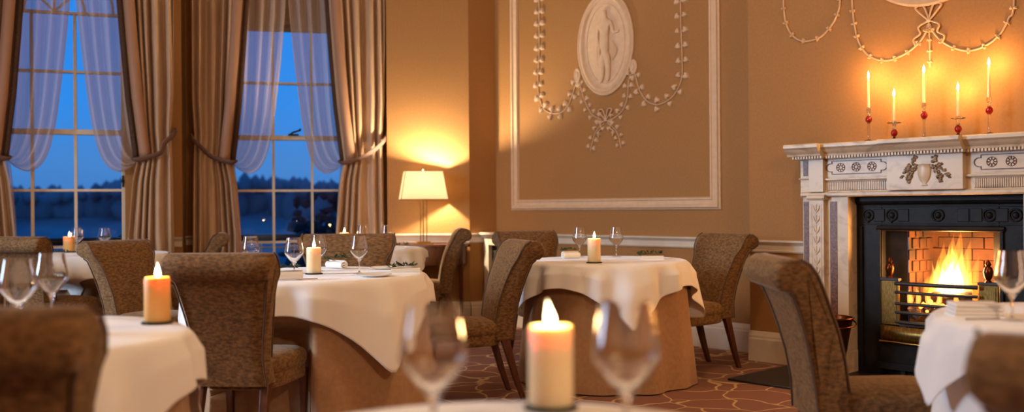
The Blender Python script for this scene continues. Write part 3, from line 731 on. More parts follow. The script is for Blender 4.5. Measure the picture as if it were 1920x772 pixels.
for sg in (-1, 1):
    xa, xb = sorted((sg * .675, sg * .778))
    # end block over the pilaster
    b = MB(); b.box(min(sg * .665, sg * .845), max(sg * .665, sg * .845), -.10, 0, 1.178, 1.392); b.box(xa, xb, -.137, -.05, 1.178, 1.392)
    b.extr([(-.1, 1.262), (-.115, 1.262), (-.118, 1.27), (-.1, 1.274)], min(sg * .775, sg * .86), max(sg * .775, sg * .86))
    eb = b.build('end_block', M['marble'], fp, bevel=.002)
    b = MB(); b.box(min(sg * .802, sg * .836), max(sg * .802, sg * .836), -.103, -.09, 1.285, 1.385); b.build('inlay_strip', M['inlay'], eb)
    # pilaster
    b = MB(); b.box(min(sg * .525, sg * .845), max(sg * .525, sg * .845), -.095, .02, 0.14, 1.146); b.box(xa, xb, -.132, -.05, .14, 1.125)
    b.extr([(-.09, 1.125), (-.138, 1.125), (-.147, 1.137), (-.147, 1.15), (-.138, 1.16), (-.09, 1.165)], xa - .012, xb + .012)
    ps = b.build('pilaster', M['marble'], fp, bevel=.002)
    for u0, u1 in ((.802, .838), (.60, .65)):
        b = MB(); b.box(min(sg * u0, sg * u1), max(sg * u0, sg * u1), -.098, -.09, .16, 1.115); b.build('inlay_strip', M['inlay'], ps)
    b = MB(); xm = sg * .7265; r_ = random.Random(8)
    for k in range(13):
        z = .22 + k * .068
        b.tube([(xm, -.133, z), (xm, -.135, z + .06)], .003, 5)
        for s2 in (-1, 1): b.tube(smooth_path([(xm, -.133, z + .01), (xm + s2 * .016, -.135, z + .03), (xm + s2 * .022, -.134, z + .055)], 6), [.004, .005, .006, .006, .004, .002], 5)
    for s2 in (-1, 1): b.tube([(xm + s2 * .034, -.133, .18), (xm + s2 * .034, -.133, 1.10)], .0025, 5)
    b.build('carved_husks', M['marble'], ps, smooth=60)
    b = MB(); b.box(min(sg * .52, sg * .85), max(sg * .52, sg * .85), -.145, .02, 0, .15); b.build('plinth', M['marble'], ps, bevel=.004)
# black iron insert
b = MB(); oz = .925; ox = .355
b.box(-.6, -ox, 0.02, .08, 0, FZ); b.box(ox, .6, .02, .08, 0, FZ); b.box(-ox, ox, .02, .08, oz, FZ); b.box(-ox, ox, .02, .08, 0, .06)
ins = b.build('iron_insert', M['iron'], fp, bevel=.004)
b = MB()
b.extr([(.02, 1.09), (.0, 1.10), (-.01, 1.115), (-.01, 1.14), (.02, 1.14)], -.52, .52)
b.extr([(.02, .925), (.006, .93), (.0, .942), (.006, .955), (.02, .96)], -.385, .385)
for sg in (-1, 1):
    for xx in (.37, .49):
        b.box(min(sg * (xx - .008), sg * (xx + .008)), max(sg * (xx - .008), sg * (xx + .008)), .004, .02, .05, .95)
b.extr([(.02, .965), (.012, .967), (.012, .973), (.02, .975)], -.50, .50); b.extr([(.02, 1.075), (.012, 1.077), (.012, 1.083), (.02, 1.085)], -.50, .50)
b.build('iron_mouldings', M['iron'], ins)
for x in (-.445, -.29, .0, .30, .445):
    b = MB(); ring = [(x + .034 * cos(g), .016, 1.025 + .034 * sin(g)) for g in [2 * PI * k / 20 for k in range(20)]]
    b.tube(ring, .006, 6, closed=True); b.ball((x, .016, 1.025), .018, .012, .022)
    if x < 0: b.ball((x, .018, .995), .012, .008, .02)
    b.build('cast_boss', M['iron'], ins, smooth=180)
for x in (-.37, -.215, .15, .225, .37):
    b = MB(); b.box(x - .035, x + .035, .014, .022, .985, 1.065); b.build('cast_panel', M['iron'], ins, bevel=.004)
# fire chamber
b = MB()
zb0, zb1 = .0, 1.3
b.faces([(-ox, .08, zb0), (-.235, .12, zb0), (-.235, .12, zb1), (-ox, .08, zb1)], [(0, 1, 2, 3)])
b.faces([(ox, .08, zb0), (.285, .12, zb0), (.285, .12, zb1), (ox, .08, zb1)], [(0, 1, 2, 3)])
b.build('iron_cheeks', M['iron'], ins, solid=.01)
b = MB()
P5 = [(-.235, .13), (-.20, .42), (.23, .42), (.285, .13)]
vs = []; fs = []
for x, y in P5: vs += [(x, y, zb0), (x, y, zb1)]
for k in range(3): fs.append((2 * k, 2 * k + 2, 2 * k + 3, 2 * k + 1))
b.faces(vs, fs); b.build('brick_lining', M['brick'], ins)
b = MB(); r_ = random.Random(12)
for row in range(7):
    for c_ in range(3):
        x = lerp(-.2, .23, (c_ + .25 + .5 * (row % 2)) / 3)
        b.box(x - .069, min(x + .069, .228), .408, .425 - r_.uniform(0, .008), .45 + row * .072, .45 + row * .072 + .069)
        y = lerp(.14, .41, (c_ + .25 + .5 * (row % 2)) / 3.2); xx = lerp(-.235, -.20, (y - .13) / .29)
        b.box(xx - .005, xx + .008, y - .04, y + .04, .45 + row * .072, .45 + row * .072 + .064)
b.build('brick_courses', M['brick'], ins, bevel=.004)
b = MB(); b.box(-.4, .4, .08, .45, -.0, .02); b.box(-.4, .4, .08, .45, 1.28, 1.30); b.build('chamber_floor', M['coal'], ins)
# grate
def bowy(x): return -.055 * (1 - (x / .36) ** 2) + .005
gr = thing('fire_grate', 'iron fire basket with brass side plates and bowed bars, holding the fire', 'grate', (FR[0], FR[1], 0), AC)
for x0, x1, nm in ((-.352, -.24, 'side_plate'), (.245, .352, 'side_plate')):
    b = MB(); b.box(x0, x1, .0, .016, .335, .615); b.box(x0 + .012, x1 - .012, -.004, .0, .35, .60); b.build(nm, M['brass'], gr, bevel=.003)
for i, z in enumerate((.60, .545, .475, .42, .36)):
    b = MB(); b.tube([(x, bowy(x) - .012, z) for x in [lerp(-.245, .25, k / 16) for k in range(17)]], .010 if i else .013, 8); b.build('bar', M['iron_bar'], gr, smooth=60)
b = MB()
def ap(i, j):
    x = lerp(-.352, .352, i / 20); return (x, bowy(x) - .02, (.235, .33)[j])
b.grid(ap, 21, 2); b.build('brass_apron', M['brass'], gr, smooth=180, solid=.012)
b = MB(); b.tube([(x, bowy(x) - .03, .232) for x in [lerp(-.352, .352, k / 16) for k in range(17)]], .007, 8); b.build('apron_lip', M['gold'], gr, smooth=60)
b = MB(); b.extr([(-.015, .612), (.03, .612), (.03, .63), (-.015, .63)], -.355, -.235); b.build('ledge', M['iron_bar'], gr, bevel=.003); b = MB(); b.extr([(-.015, .612), (.03, .612), (.03, .63), (-.015, .63)], .24, .355); b.build('ledge', M['iron_bar'], gr, bevel=.003)
for x in (-.30, .295):
    b = MB(); b.lathe([(0, 0), (.022, 0), (.012, .012), (.022, .03), (.028, .06), (.022, .085), (.012, .095), (.018, .105), (.008, .125), (0, .135)], 16, x, .008, .63); b.build('urn_finial', M['copper'], gr, smooth=50)
b = MB(); b.box(-.24, .25, .0, .36, .33, .345)
for x in (-.22, .22): b.tbox((x, .02, .02), (.014, .014), (x, .02, .335), (.012, .012)); b.tbox((x, .33, .02), (.014, .014), (x, .33, .335), (.012, .012))
b.build('basket_floor', M['iron_bar'], gr)
b = MB(); b.box(-.36, .36, -.05, .0, .06, .10)
b.extr([(-.02, .10), (-.02, .23), (.06, .23), (.06, .10)], -.35, .35); b.build('ash_front', M['iron'], gr)
# coal, logs, embers, flames
r_ = random.Random(21)
for k in range(26):
    x = r_.uniform(-.21, .22); y = r_.uniform(.02, .26); z = .375 + r_.uniform(0, .09)
    b = MB(); b.ball((0, 0, 0), r_.uniform(.028, .042), r_.uniform(.026, .04), r_.uniform(.022, .034), sub=1, jit=.2)
    pale = x < -.08 and r_.random() < .8
    o = b.build('coal', M['ash'] if pale else M['coal']); o.location = wp(FR, AC, x, y, z); o.rotation_euler = (r_.uniform(0, 3), r_.uniform(0, 3), r_.uniform(0, 3))
    tag(o, 'pale ash-covered coal at the left of the fire basket' if pale else 'dark lump of coal in the fire basket', 'coal', 'ashy coals in the grate' if pale else 'dark coals in the grate')
for k, (p, q, rr, lb) in enumerate((((-.19, .14, .49), (-.03, .10, .52), .032, 'charred log at the left of the fire'), ((-.01, .07, .50), (.15, .14, .53), .034, 'charred log at the front right of the fire'), ((-.10, .22, .52), (.13, .24, .55), .036, 'charred log at the back of the fire'))):
    b = MB(); d = Vector(q) - Vector(p)
    b.tube([tuple(Vector(p) + d * u + Vector((0, r_.uniform(-.004, .004), r_.uniform(-.004, .004)))) for u in [i / 6 for i in range(7)]], [rr * r_.uniform(.85, 1.1) for _ in range(7)], 10)
    tag(b.build('log', M['logm'], loc=(FR[0], FR[1], 0), rz=AC, smooth=50), lb, 'log', 'logs in the grate')
for k in range(14):
    x = r_.uniform(-.12, .16); y = r_.uniform(-.005, .05); z = .43 + r_.uniform(0, .07)
    b = MB(); b.ball((0, 0, 0), r_.uniform(.010, .018), sub=1, jit=.2); o = b.build('ember', M['ember']); o.location = wp(FR, AC, x, y, z)
    tag(o, 'small glowing orange ember between the grate bars', 'ember', 'embers in the grate')
fl = thing('fire', 'tall yellow and orange flames burning in the grate', 'fire', (FR[0], FR[1], 0), AC)
def tongue(mk, x, y, z0, h, r, lean, seed):
    q = random.Random(seed); b = MB(); n = 14; pts = []; rad = []
    p1, p2 = q.uniform(0, 6), q.uniform(0, 6)
    for k in range(n):
        u = k / (n - 1)
        pts.append((x - .075 + lean * u * u + .012 * sin(u * 5 + p1) * u, y + .01 * sin(u * 4 + p2) * u, z0 + h * u))
        rad.append(max(.0008, r * (sin(PI * min(1, .18 + u * .82)) ** .8) * (1 - u) ** .35 * 1.1))
    b.tube(pts, rad, 10); b.build('flame_tongue', M[mk], fl, smooth=180)
for i, (x, h, r, ln) in enumerate(((-.01, .24, .038, .03), (.03, .36, .046, .03), (.08, .41, .054, .03), (.13, .44, .050, .01), (.17, .38, .046, .02), (.21, .28, .038, .02), (-.05, .16, .036, .03))):
    tongue('fire_out', x, .16 + .02 * (i % 3), .50, h, r, ln, 30 + i)
for i, (x, h, r, ln) in enumerate(((.02, .22, .028, .03), (.055, .31, .034, .03), (.10, .36, .036, .02), (.14, .33, .034, .015), (.17, .24, .028, .015))):
    tongue('fire_mid', x, .15, .50, h, r, ln, 50 + i)
for i, (x, h, r, ln) in enumerate(((.04, .20, .034, .02), (.09, .25, .042, .02), (.14, .24, .036, .01))):
    tongue('fire_core', x, .145, .51, h, r, ln, 70 + i)
for i, (x, h, r, ln) in enumerate(((-.10, .10, .020, .01), (-.05, .12, .018, .01), (.02, .11, .02, .0), (.08, .10, .018, .01), (.19, .10, .018, -.02))):
    tongue('fire_mid', x, .01, .47, h, r, ln, 90 + i)
q_ = random.Random(77)
for i in range(16):
    x = q_.uniform(-.04, .22); tongue(('fire_out', 'fire_mid')[i % 2], x, q_.uniform(.10, .20), .50 + q_.uniform(0, .06), q_.uniform(.16, .40) * (1 - abs(x - .11) * 3), q_.uniform(.012, .022), q_.uniform(-.02, .05), 120 + i)
light('fire_light', 'POINT', wp(FR, AC, .02, .17, .62), 24, (1.0, 0.40, 0.10), .09)
light('fire_light', 'POINT', wp(FR, AC, .02, .16, .74), 18, (1.0, 0.46, 0.14), .07)
# hearth slab
b = MB(); b.box(-.97, 1.0, -.80, .02, 0.001, .014)
tag(b.build('hearth_slab', M['black'], loc=(FR[0], FR[1], 0), rz=AC, bevel=.004), 'black slate hearth slab in front of the fireplace', 'hearth')
# coal bucket
cb = thing('coal_bucket', 'dark copper coal bucket standing left of the fire on the hearth', 'bucket', wp(B0, AC, .80, -.33, .014))
b = MB(); b.lathe([(0, 0), (.085, 0), (.09, .01), (.07, .035), (.072, .05), (.09, .16), (.11, .28), (.128, .37), (.134, .375), (.128, .378), (.106, .28), (.086, .16), (.066, .055), (0, .05)], 32); b.build('body', M['copper'], cb, smooth=50)
b = MB(); b.tube([(.132 * cos(g), .132 * sin(g), .376) for g in [2 * PI * k / 32 for k in range(32)]], .006, 8, closed=True); b.build('rim', M['copper'], cb, smooth=60)
b = MB(); b.tube(smooth_path([(-.13, 0, .36), (-.145, -.03, .34), (-.10, -.10, .33), (0, -.15, .325), (.10, -.10, .33), (.145, -.03, .34), (.13, 0, .36)], 24), .005, 8); b.build('handle', M['copper'], cb, smooth=60)
# mantel candlesticks
def candlestick(name, label, x, tall, group):
    zf = (1.915 if tall else 1.79) - 1.49
    t = thing(name, label, 'candlestick', wp(FR, AC, x, -.12, 1.49), AC, group)
    zb = .13 if tall else .035
    b = MB(); b.lathe([(0, 0), (.032, 0), (.03, .004), (.008, .012), (.006, zb - .022), (.010, zb - .014), (0, zb - .014)], 20); b.build('glass_foot', M['glass'], t, smooth=50)
    b = MB(); b.ball((0, 0, zb + .008), .021, .021, .024); b.build('red_bead', M['red'], t, smooth=180)
    b = MB(); b.lathe([(0, zb + .031), (.012, zb + .031), (.007, zb + .042), (.012, zb + .06), (.016, zb + .064)] + ([(.04, zb + .068), (.041, zb + .072), (.014, zb + .072)] if not tall else []) + [(.014, zb + .082), (0, zb + .082)], 20); b.build('glass_socket', M['glass'], t, smooth=50)
    ct = zf - .035
    b = MB(); b.lathe([(0, zb + .083), (.0085, zb + .083), (.0062, ct - .004), (.0045, ct), (0, ct - .001)], 16); cn = b.build('taper_candle', M['wax'], t, smooth=50)
    b = MB(); b.tube([(0, 0, ct - .002), (.001, 0, ct + .008)], .0012, 6); b.build('wick', M['wick'], cn)
    b = MB(); b.lathe([(0, ct + .002), (.004, ct + .006), (.0075, ct + .016), (.0065, ct + .028), (.0035, ct + .042), (0, ct + .056)], 14); b.build('flame', M['flame_s'], cn, smooth=180)
    light('candle_light', 'POINT', wp(FR, AC, x, -.12, 1.49 + ct + .02), MANTEL_W, (1.0, 0.52, 0.17), .010)
MANTEL_W = 3.2
tg, sg_ = 'tall glass candlesticks on the mantel', 'short glass candlesticks on the mantel'
candlestick('candlestick', 'tall glass candlestick with red bead at the left end of the mantel', -.369, True, tg)
candlestick('candlestick', 'short glass candlestick with drip tray, left of the mantel centre', -.205, False, sg_)
candlestick('candlestick', 'tall glass candlestick with red bead at the middle of the mantel', -.02, True, tg)
candlestick('candlestick', 'short glass candlestick with drip tray, right of the mantel centre', .18, False, sg_)
candlestick('candlestick', 'tall glass candlestick with red bead furthest right on the mantel', .355, True, tg)

# ------------------------------------------------------------------ radiator cabinet, lamp table and lamp
rc = thing('radiator_cabinet', 'white painted radiator cabinet with dark grille behind the chair', 'cabinet', (C0[0], C0[1], 0), AC)
b = MB(); b.extr([(0, .86), (-.20, .86), (-.205, .852), (-.205, .842), (-.19, .83), (-.18, .815), (0, .815)], -2.82, -2.20); b.build('top_shelf', M['trim'], rc)
b = MB(); b.box(-2.80, -2.735, -.165, 0, .0, .815); b.box(-2.285, -2.22, -.165, 0, 0, .815); b.box(-2.735, -2.285, -.165, 0, .74, .815); b.box(-2.735, -2.285, -.165, 0, 0, .14); b.build('case', M['trim'], rc, bevel=.004)
b = MB(); b.box(-2.735, -2.285, -.12, -.11, .14, .74); b.build('grille', M['radgrille'], rc)
lt = thing('console_table', 'dark wooden half-round console table under the lamp', 'table', (*wp(P0, AP, .435, 0, 0)[:2], 0), AP)
def half(b, r, z0, z1, n=24, y0=-.02):
    pts = [(r * cos(PI + PI * k / n), y0 + r * .85 * sin(PI + PI * k / n)) for k in range(n + 1)]
    N = len(pts); vs = [(x, y, z0) for x, y in pts] + [(x, y, z1) for x, y in pts]
    b.faces(vs, [(i, (i + 1) % N, N + (i + 1) % N, N + i) for i in range(N)] + [tuple(range(N))[::-1], tuple(range(N, 2 * N))])
b = MB(); half(b, .36, .735, .76); b.build('top', M['wood'], lt, bevel=.004)
b = MB(); half(b, .335, .57, .735, y0=-.025); b.build('apron', M['wood'], lt)
for g in (0.12, .37, .63, .88):
    x, y = .31 * cos(PI + PI * g), -.03 + .31 * .85 * sin(PI + PI * g)
    b = MB(); b.tbox((x, y, 0), (.012, .012), (x, y, .6), (.022, .022)); b.build('leg', M['wood'], lt)
lp = thing('table_lamp', 'brass three-rod table lamp with glowing cream rectangular shade', 'lamp', (*wp(P0, AP, .39, -.215, 0)[:2], .76), 0.22)
b = MB(); b.box(-.085, .085, -.06, .06, 0, .014); b.box(-.06, .06, -.04, .04, .014, .026); b.build('base', M['gold'], lp, bevel=.003)
for x, y in ((-.028, -.01), (0.0, .015), (.028, -.01)):
    b = MB(); b.tube([(x, y, .026), (x, y, .425)], .0055, 10); b.build('rod', M['brass'], lp, smooth=60)
b = MB(); b.lathe([(0, .42), (.04, .42), (.04, .43), (.015, .44), (.012, .48), (0, .48)], 16); b.build('socket', M['gold'], lp, smooth=40)
def shade_quad(w0, d0, w1, d1, z0, z1):
    return [(-w0, -d0, z0), (w0, -d0, z0), (w0, d0, z0), (-w0, d0, z0), (-w1, -d1, z1), (w1, -d1, z1), (w1, d1, z1), (-w1, d1, z1)]
b = MB(); b.faces(shade_quad(.215, .11, .17, .085, .415, .675), [(0, 1, 5, 4), (1, 2, 6, 5), (2, 3, 7, 6), (3, 0, 4, 7)]); shd = b.build('shade', M['shade'], lp, solid=.002)
vs = shade_quad(.217, .112, .172, .087, .415, .675)
b = MB()
for i in range(4): b.tube([vs[i], vs[i + 4]], .003, 6); b.tube([vs[i], vs[(i + 1) % 4]], .003, 6); b.tube([vs[i + 4], vs[(i + 1) % 4 + 4]], .003, 6)
b.build('shade_piping', M['brass'], shd)
b = MB(); b.tube([(-.17, 0, .67), (.17, 0, .67)], .002, 6); b.tube([(0, 0, .48), (0, 0, .70)], .002, 6); b.build('harp', M['gold'], lp)
b = MB(); b.ball((0, 0, .695), .010, .010, .012); b.build('finial', M['gold'], lp, smooth=180)
b = MB(); b.ball((0, 0, .545), .024, .024, .032); b.build('bulb', emat('lit_bulb', (1.0, .78, .45), 12), lp, smooth=180)
q = wp(P0, AP, .39, -.215, 0)
light('lamp_light', 'POINT', (q[0], q[1], .76 + .60), 140, (1.0, 0.82, 0.58), .03)

# ------------------------------------------------------------------ chairs
def make_chair():
    t = thing('dining_chair', '', 'chair')
    prof = [(-.140, .34), (-.150, .45), (-.168, .56), (-.196, .66), (-.232, .75), (-.262, .81), (-.280, .85), (-.304, .884), (-.338, .903), (-.376, .902), (-.408, .884), (-.424, .852), (-.418, .818), (-.396, .796), (-.370, .794),
            (-.352, .775), (-.330, .72), (-.304, .64), (-.281, .55), (-.264, .45), (-.255, .34)]
    hw = [(.34, .174), (.45, .158), (.55, .168), (.65, .186), (.75, .206), (.785, .214), (.80, .234), (.82, .242), (.86, .245), (.91, .240)]
    cxs = [-1, -.985, -.93, -.6, -.2, .2, .6, .93, .985, 1]
    ins = [.018, .007, 0, 0, 0, 0, 0, 0, .007, .018]
    cy = sum(p[0] for p in prof) / len(prof)
    n = len(prof); vs = []
    cl = {}
    for c, d in zip(cxs, ins):
        for k, (y, z) in enumerate(prof):
            a, b_ = prof[k - 1], prof[(k + 1) % n]
            tx, tz = b_[0] - a[0], b_[1] - a[1]; L = math.hypot(tx, tz); ny, nz_ = tz / L, -tx / L
            # profile runs front upward, so its outward normal is (tz, -tx)
            x = c * itp(hw, z); bulge = .012 * (1 - c * c) if k < 7 else 0
            yy = y - ny * d + bulge; zz = z - nz_ * d
            vs.append((x, yy, zz))
    fs = []
    m = len(cxs)
    for i in range(m - 1):
        for k in range(n): fs.append((i * n + k, i * n + (k + 1) % n, (i + 1) * n + (k + 1) % n, (i + 1) * n + k))
    fs.append(tuple(range(n))[::-1]); fs.append(tuple((m - 1) * n + k for k in range(n)))
    b = MB(); b.faces(vs, fs); bk = b.build('backrest', M['velvet'], t, smooth=50)
    for sg in (-1, 1):
        b = MB(); pts = []
        for k in list(range(14, 21)):
            y, z = prof[k]; pts.append((sg * (itp(hw, z) * .985 + .001), y - .001, z))
        b.tube(pts, .0045, 6); b.build('piping', M['piping'], bk, smooth=60); b = MB()
        pts = [(sg * (itp(hw, z) * .985 + .001), y + .001, z) for y, z in prof[1:9]]; b.tube(pts, .0045, 6); b.build('piping', M['piping'], bk, smooth=60)
    # seat
    def outline(r, y0=-.205, y1=.27):
        pts = []
        for k in range(40):
            g = 2 * PI * k / 40; c, s = cos(g), sin(g); e_ = .55
            x = math.copysign(abs(c) ** e_, c); y = math.copysign(abs(s) ** e_, s)
            yy = lerp(y0, y1, (y + 1) / 2); wdt = lerp(.185, .238, (yy - y0) / (y1 - y0))
            pts.append((x * wdt * r, (yy - .03) * r + .03))
        return pts
    lv = [(.965, .375), (.99, .385), (1.0, .403), (.99, .425), (.95, .438), (.85, .448), (.6, .456), (.3, .460)]
    b = MB(); b.grid(lambda i, j: (*outline(lv[j][0])[i], lv[j][1]), 40, len(lv), wrap=True)
    top = outline(.3); b.faces([(x, y, .460) for x, y in top], [tuple(range(40))])
    b.build('seat', M['velvet'], t, smooth=180)
    lv2 = [(.90, .312), (.955, .317), (.965, .335), (.965, .376)]
    b = MB(); b.grid(lambda i, j: (*outline(lv2[j][0])[i], lv2[j][1]), 40, 4, wrap=True)
    bt = outline(.9); b.faces([(x, y, .312) for x, y in bt], [tuple(range(40))])
    b.build('seat_rail', M['velvet'], t, smooth=60)
    for sg in (-1, 1):
        b = MB(); b.chain([((sg * .185, .215, 0), .013, .013), ((sg * .188, .215, .20), .017, .017), ((sg * .188, .212, .345), .022, .022)]); b.build('leg', M['wood'], t, bevel=.004)
        b = MB(); b.chain([((sg * .150, -.312, 0), .014, .014), ((sg * .150, -.27, .12), .016, .018), ((sg * .150, -.235, .24), .018, .021), ((sg * .150, -.20, .36), .020, .026)]); b.build('leg', M['wood'], t, bevel=.004)
    return t
G = 'brown velvet scroll-back dining chairs'
proto = make_chair()
CH_ = [  # roll position (x, y), facing, scale, label
 ((-1.207, 3.95), (.08, 1.0), (.94, 1, 1.012), 'brown velvet chair seen from behind at the table before the right window'),
 ((-.972, 1.64), (-.10, 1.0), (1, 1, 1.025), 'brown velvet chair back in the near left corner, blurred'),
 ((.06, 5.63), (-.95, -.28), (1, 1, 1), 'brown velvet chair in profile facing left, standing left of the tan-skirted middle table'),
 ((1.49, 6.635), (-.87, -.50), (1, 1, 1), 'brown velvet chair right of the middle table, in the corner beside the fireplace'),
 ((.935, 3.42), (1.0, -.02), (1, 1, 1.01), 'dark velvet chair in profile facing right before the hearth'),
 ((.87, 1.27), (.58, .81), (1, 1, 1), 'out-of-focus grey brown chair back in the near right corner'),
 ((-1.04, 6.12), (.04, -1.0), (1.22, 1, 1.035), 'wide brown velvet chair at the far side of the table before the right window'),
 ((.088, 7.2), (.42, -.9), (1, 1, 1.015), 'brown velvet chair behind the middle table, backing on the white radiator cabinet'),
 ((-.44, 8.55), (-.97, -.12), (1, 1, 1.012), 'brown velvet chair in profile facing left under the lit lamp'),
 ((-2.57, 6.2), (.88, -.47), (1, 1, 1), 'brown velvet chair with window light on its rolled top, behind the left candle'),
 ((-3.47, 6.7), (.30, .95), (1, 1, 1.015), 'brown velvet chair back at the left edge, before the left window'),
 ((-2.43, 8.03), (-.95, -.25), (1, 1, 1), 'brown velvet chair facing left before the curtain beside the pier, mostly hidden'),
]
for i, ((x, y), (fx, fy), s_, lb) in enumerate(CH_):
    L = math.hypot(fx, fy); fx /= L; fy /= L
    loc = (x + .36 * fx, y + .36 * fy, 0); rz = math.atan2(-fx, fy)
    if i == 0:
        proto.location = loc; proto.rotation_euler = (0, 0, rz); proto.scale = s_; proto['label'] = lb; proto['group'] = G
    else: dup(proto, lb, loc, rz, s_, G)

# ------------------------------------------------------------------ tables
CHAIRS = []
for (x, y), (fx, fy), s_, lb in CH_:
    L = math.hypot(fx, fy); CHAIRS.append((x + .36 * fx / L, y + .36 * fy / L, fx / L, fy / L, s_[0]))
def yield_to_chairs(c, g, R, z, pad):
    """radius to which a hanging cloth is pushed in by the chair seats drawn up to it"""
    best = R
    for cx, cy, fx, fy, sx in CHAIRS:
        if math.hypot(cx - c[0], cy - c[1]) > R + .6: continue
        r = R
        while r > .12:
            px, py = c[0] + r * cos(g) - cx, c[1] + r * sin(g) - cy
            u = (px * fy - py * fx) / (.238 * sx + pad); v = (px * fx + py * fy - .03) / (.255 + pad)
            if abs(u) ** 5 + abs(v) ** 5 > 1: break
            r -= .006
        best = min(best, r)
    t = min(1, max(0, (.60 - z) / .11)); t = t * t * (3 - 2 * t)
    return R + (best - R) * t
TT = .755
def undercloth(label, c, r, m='under', seed=0, flare=.06):
    q = random.Random(seed); ph = [q.uniform(0, 6.28) for _ in range(3)]
    NU = 160; lv = []
    for k in range(6): lv.append((r * (k + .4) / 5.6, 0))
    for k in range(26): lv.append((r, k / 25))
    def f(i, j):
        g = 2 * PI * i / NU
        rr, d = lv[j]
        if j < 6: return (rr * cos(g), rr * sin(g), TT - .006)
        fold = .55 * sin(9 * g + ph[0]) + .45 * sin(14 * g + ph[1] + .6 * sin(g * 2 + ph[2]))
        R = r + flare * d ** 1.3 + .028 * fold * min(1, d * 1.6) * d ** .5
        z = TT - .006 - d * (TT - .014)
        if d < .06: R = r - .008 + .008 * (d / .06)
        R = yield_to_chairs(c, g, R, z, .022)
        return (R * cos(g), R * sin(g), z)
    b = MB(); b.grid(f, NU, len(lv), wrap=True)
    o = b.build('floor_length_undercloth', M[m], smooth=180, loc=(c[0], c[1], 0)); tag(o, label, 'undercloth', 'floor-length undercloths'); return o
def tablecloth(label, c, r, L, rot, seed=0, amp=1.0, flare=.10, group='white square tablecloths'):
    q = random.Random(seed); ph = [q.uniform(0, 6.28) for _ in range(3)]
    NU = 200; NI, ND = 8, 24
    def f(i, j):
        g = 2 * PI * i / NU; a = g - rot
        ext = L / 2 / max(abs(cos(a)), abs(sin(a)))
        ext = min(ext, L * .692)
        drop = max(.02, ext - r)
        if j < NI:
            rr = (r - .012) * (j + .3) / (NI - .7); return (rr * cos(g), rr * sin(g), TT)
        v = (j - NI) / (ND - 1); d = drop * v
        cor = max(0, cos(4 * (a - PI / 4)))
        fold = sin(8 * g + ph[0] + .5 * sin(3 * g)) * .5 + .5 * cos(4 * (a - PI / 4) * 2 + .6)
        R = r + .010 + flare * d + amp * .055 * d * (fold + .2) + .05 * cor * d + amp * .011 * min(1, v * 2.5) * (1.55 + sin(13 * g + ph[1]) + .7 * sin(21 * g + ph[2]))
        if v < .12: R -= .012 * (1 - v / .12) ** 2
        z = TT - d * (.985 - .02 * fold) - (0.0 if v > 0 else 0)
        if j == NI: z = TT - .003
        R = yield_to_chairs(c, g, R, z, .010)
        return (R * cos(g), R * sin(g), z)
    b = MB(); b.grid(f, NU, NI + ND, wrap=True)
    o = b.build('tablecloth', M['cloth'], smooth=180, loc=(c[0], c[1], 0), solid=.0025); o.modifiers['solid'].offset = 1
    tag(o, label, 'tablecloth', group); return o
R_ = math.radians
MID, CEN, LEF, RIG, FRO, FAR, FLE = (-1.06, 5.0), (.59, 6.08), (-1.40, 2.58), (1.74, 2.80), (-.014, 1.25), (-1.22, 8.22), (-3.2, 7.6)
undercloth('taupe floor-length cloth under the table before the right window', MID, .585, seed=1)
tablecloth('white cloth on the round table before the right window, one corner hanging low', MID, .590, 1.49, R_(-91), 1, 1.1)
undercloth('tan floor-length cloth under the middle table, tinted orange by the fire', CEN, .50, seed=2)
tablecloth('white cloth on the middle table near the fireplace, hem arched between corners', CEN, .505, 1.30, R_(-125), 2, 1.5)
undercloth('taupe floor-length cloth under the near left table', LEF, .49, seed=3)
tablecloth('white cloth on the near left table with the big candle', LEF, .495, 1.26, R_(-85), 3, 1.0)
undercloth('white floor-length cloth on the table at the right edge, before the fire', RIG, .45, 'cloth', seed=4)
tablecloth('white square cloth on the table at the right edge, before the fire', RIG, .460, 1.04, R_(-225), 4)
undercloth('white floor-length cloth on the table nearest of all', FRO, .41, 'cloth', seed=5, flare=.03)
tablecloth('white cloth on the nearest table, only its far rim in view', FRO, .415, 1.1, R_(20), 5)
undercloth('taupe floor-length cloth under the small table by the lamp', FAR, .44, seed=6)
tablecloth('cream lamplit cloth on the small table by the lamp', FAR, .445, 1.06, R_(10), 6)
undercloth('taupe floor-length cloth under the table before the left window', FLE, .45, seed=7)
tablecloth('white cloth on the table before the left window', FLE, .455, 1.24, R_(-75), 7)

# ------------------------------------------------------------------ candles
def make_candle(name, label, x, y, d, h, power, group='ivory pillar candles', lean=0.0, wax='wax'):
    t = thing(name, label, 'candle', (x, y, TT + .001), 0, group)
    r = d / 2
    b = MB(); b.lathe([(0, 0), (r * 1.18, 0), (r * 1.22, .003), (r * 1.22, .006), (r * 1.15, .008), (0, .008)], 32); b.build('coaster', M['black'], t, smooth=40)
    z1 = .0085 + h
    b = MB(); b.lathe([(0, .0085), (r - .002, .0085), (r, .011), (r, z1 - .006), (r - .003, z1), (r - .006, z1), (r * .55, z1 - .006), (r * .2, z1 - .009), (0, z1 - .010)], 40)
    w_ = b.build('wax', M[wax], t, smooth=50)
    b = MB(); b.tube([(0, 0, z1 - .011), (.001, 0, z1), (.003, 0, z1 + .006)], .0013, 6); b.build('wick', M['wick'], t)
    k = .95
    b = MB(); pr = [(0, 0), (.0045, .003), (.0085, .010), (.0090, .017), (.0070, .026), (.0042, .036), (.0018, .045), (0, .051)]
    b.lathe([(a * k, z * k) for a, z in pr], 16); fo = b.build('flame', M['flame'], t, smooth=180); fo.location = (.002, 0, z1 - .003); fo.rotation_euler = (0, lean, 0)
    light('candle_light', 'POINT', (x, y, TT + z1 + .022), power, (1.0, 0.56, 0.20), .012)
    return t
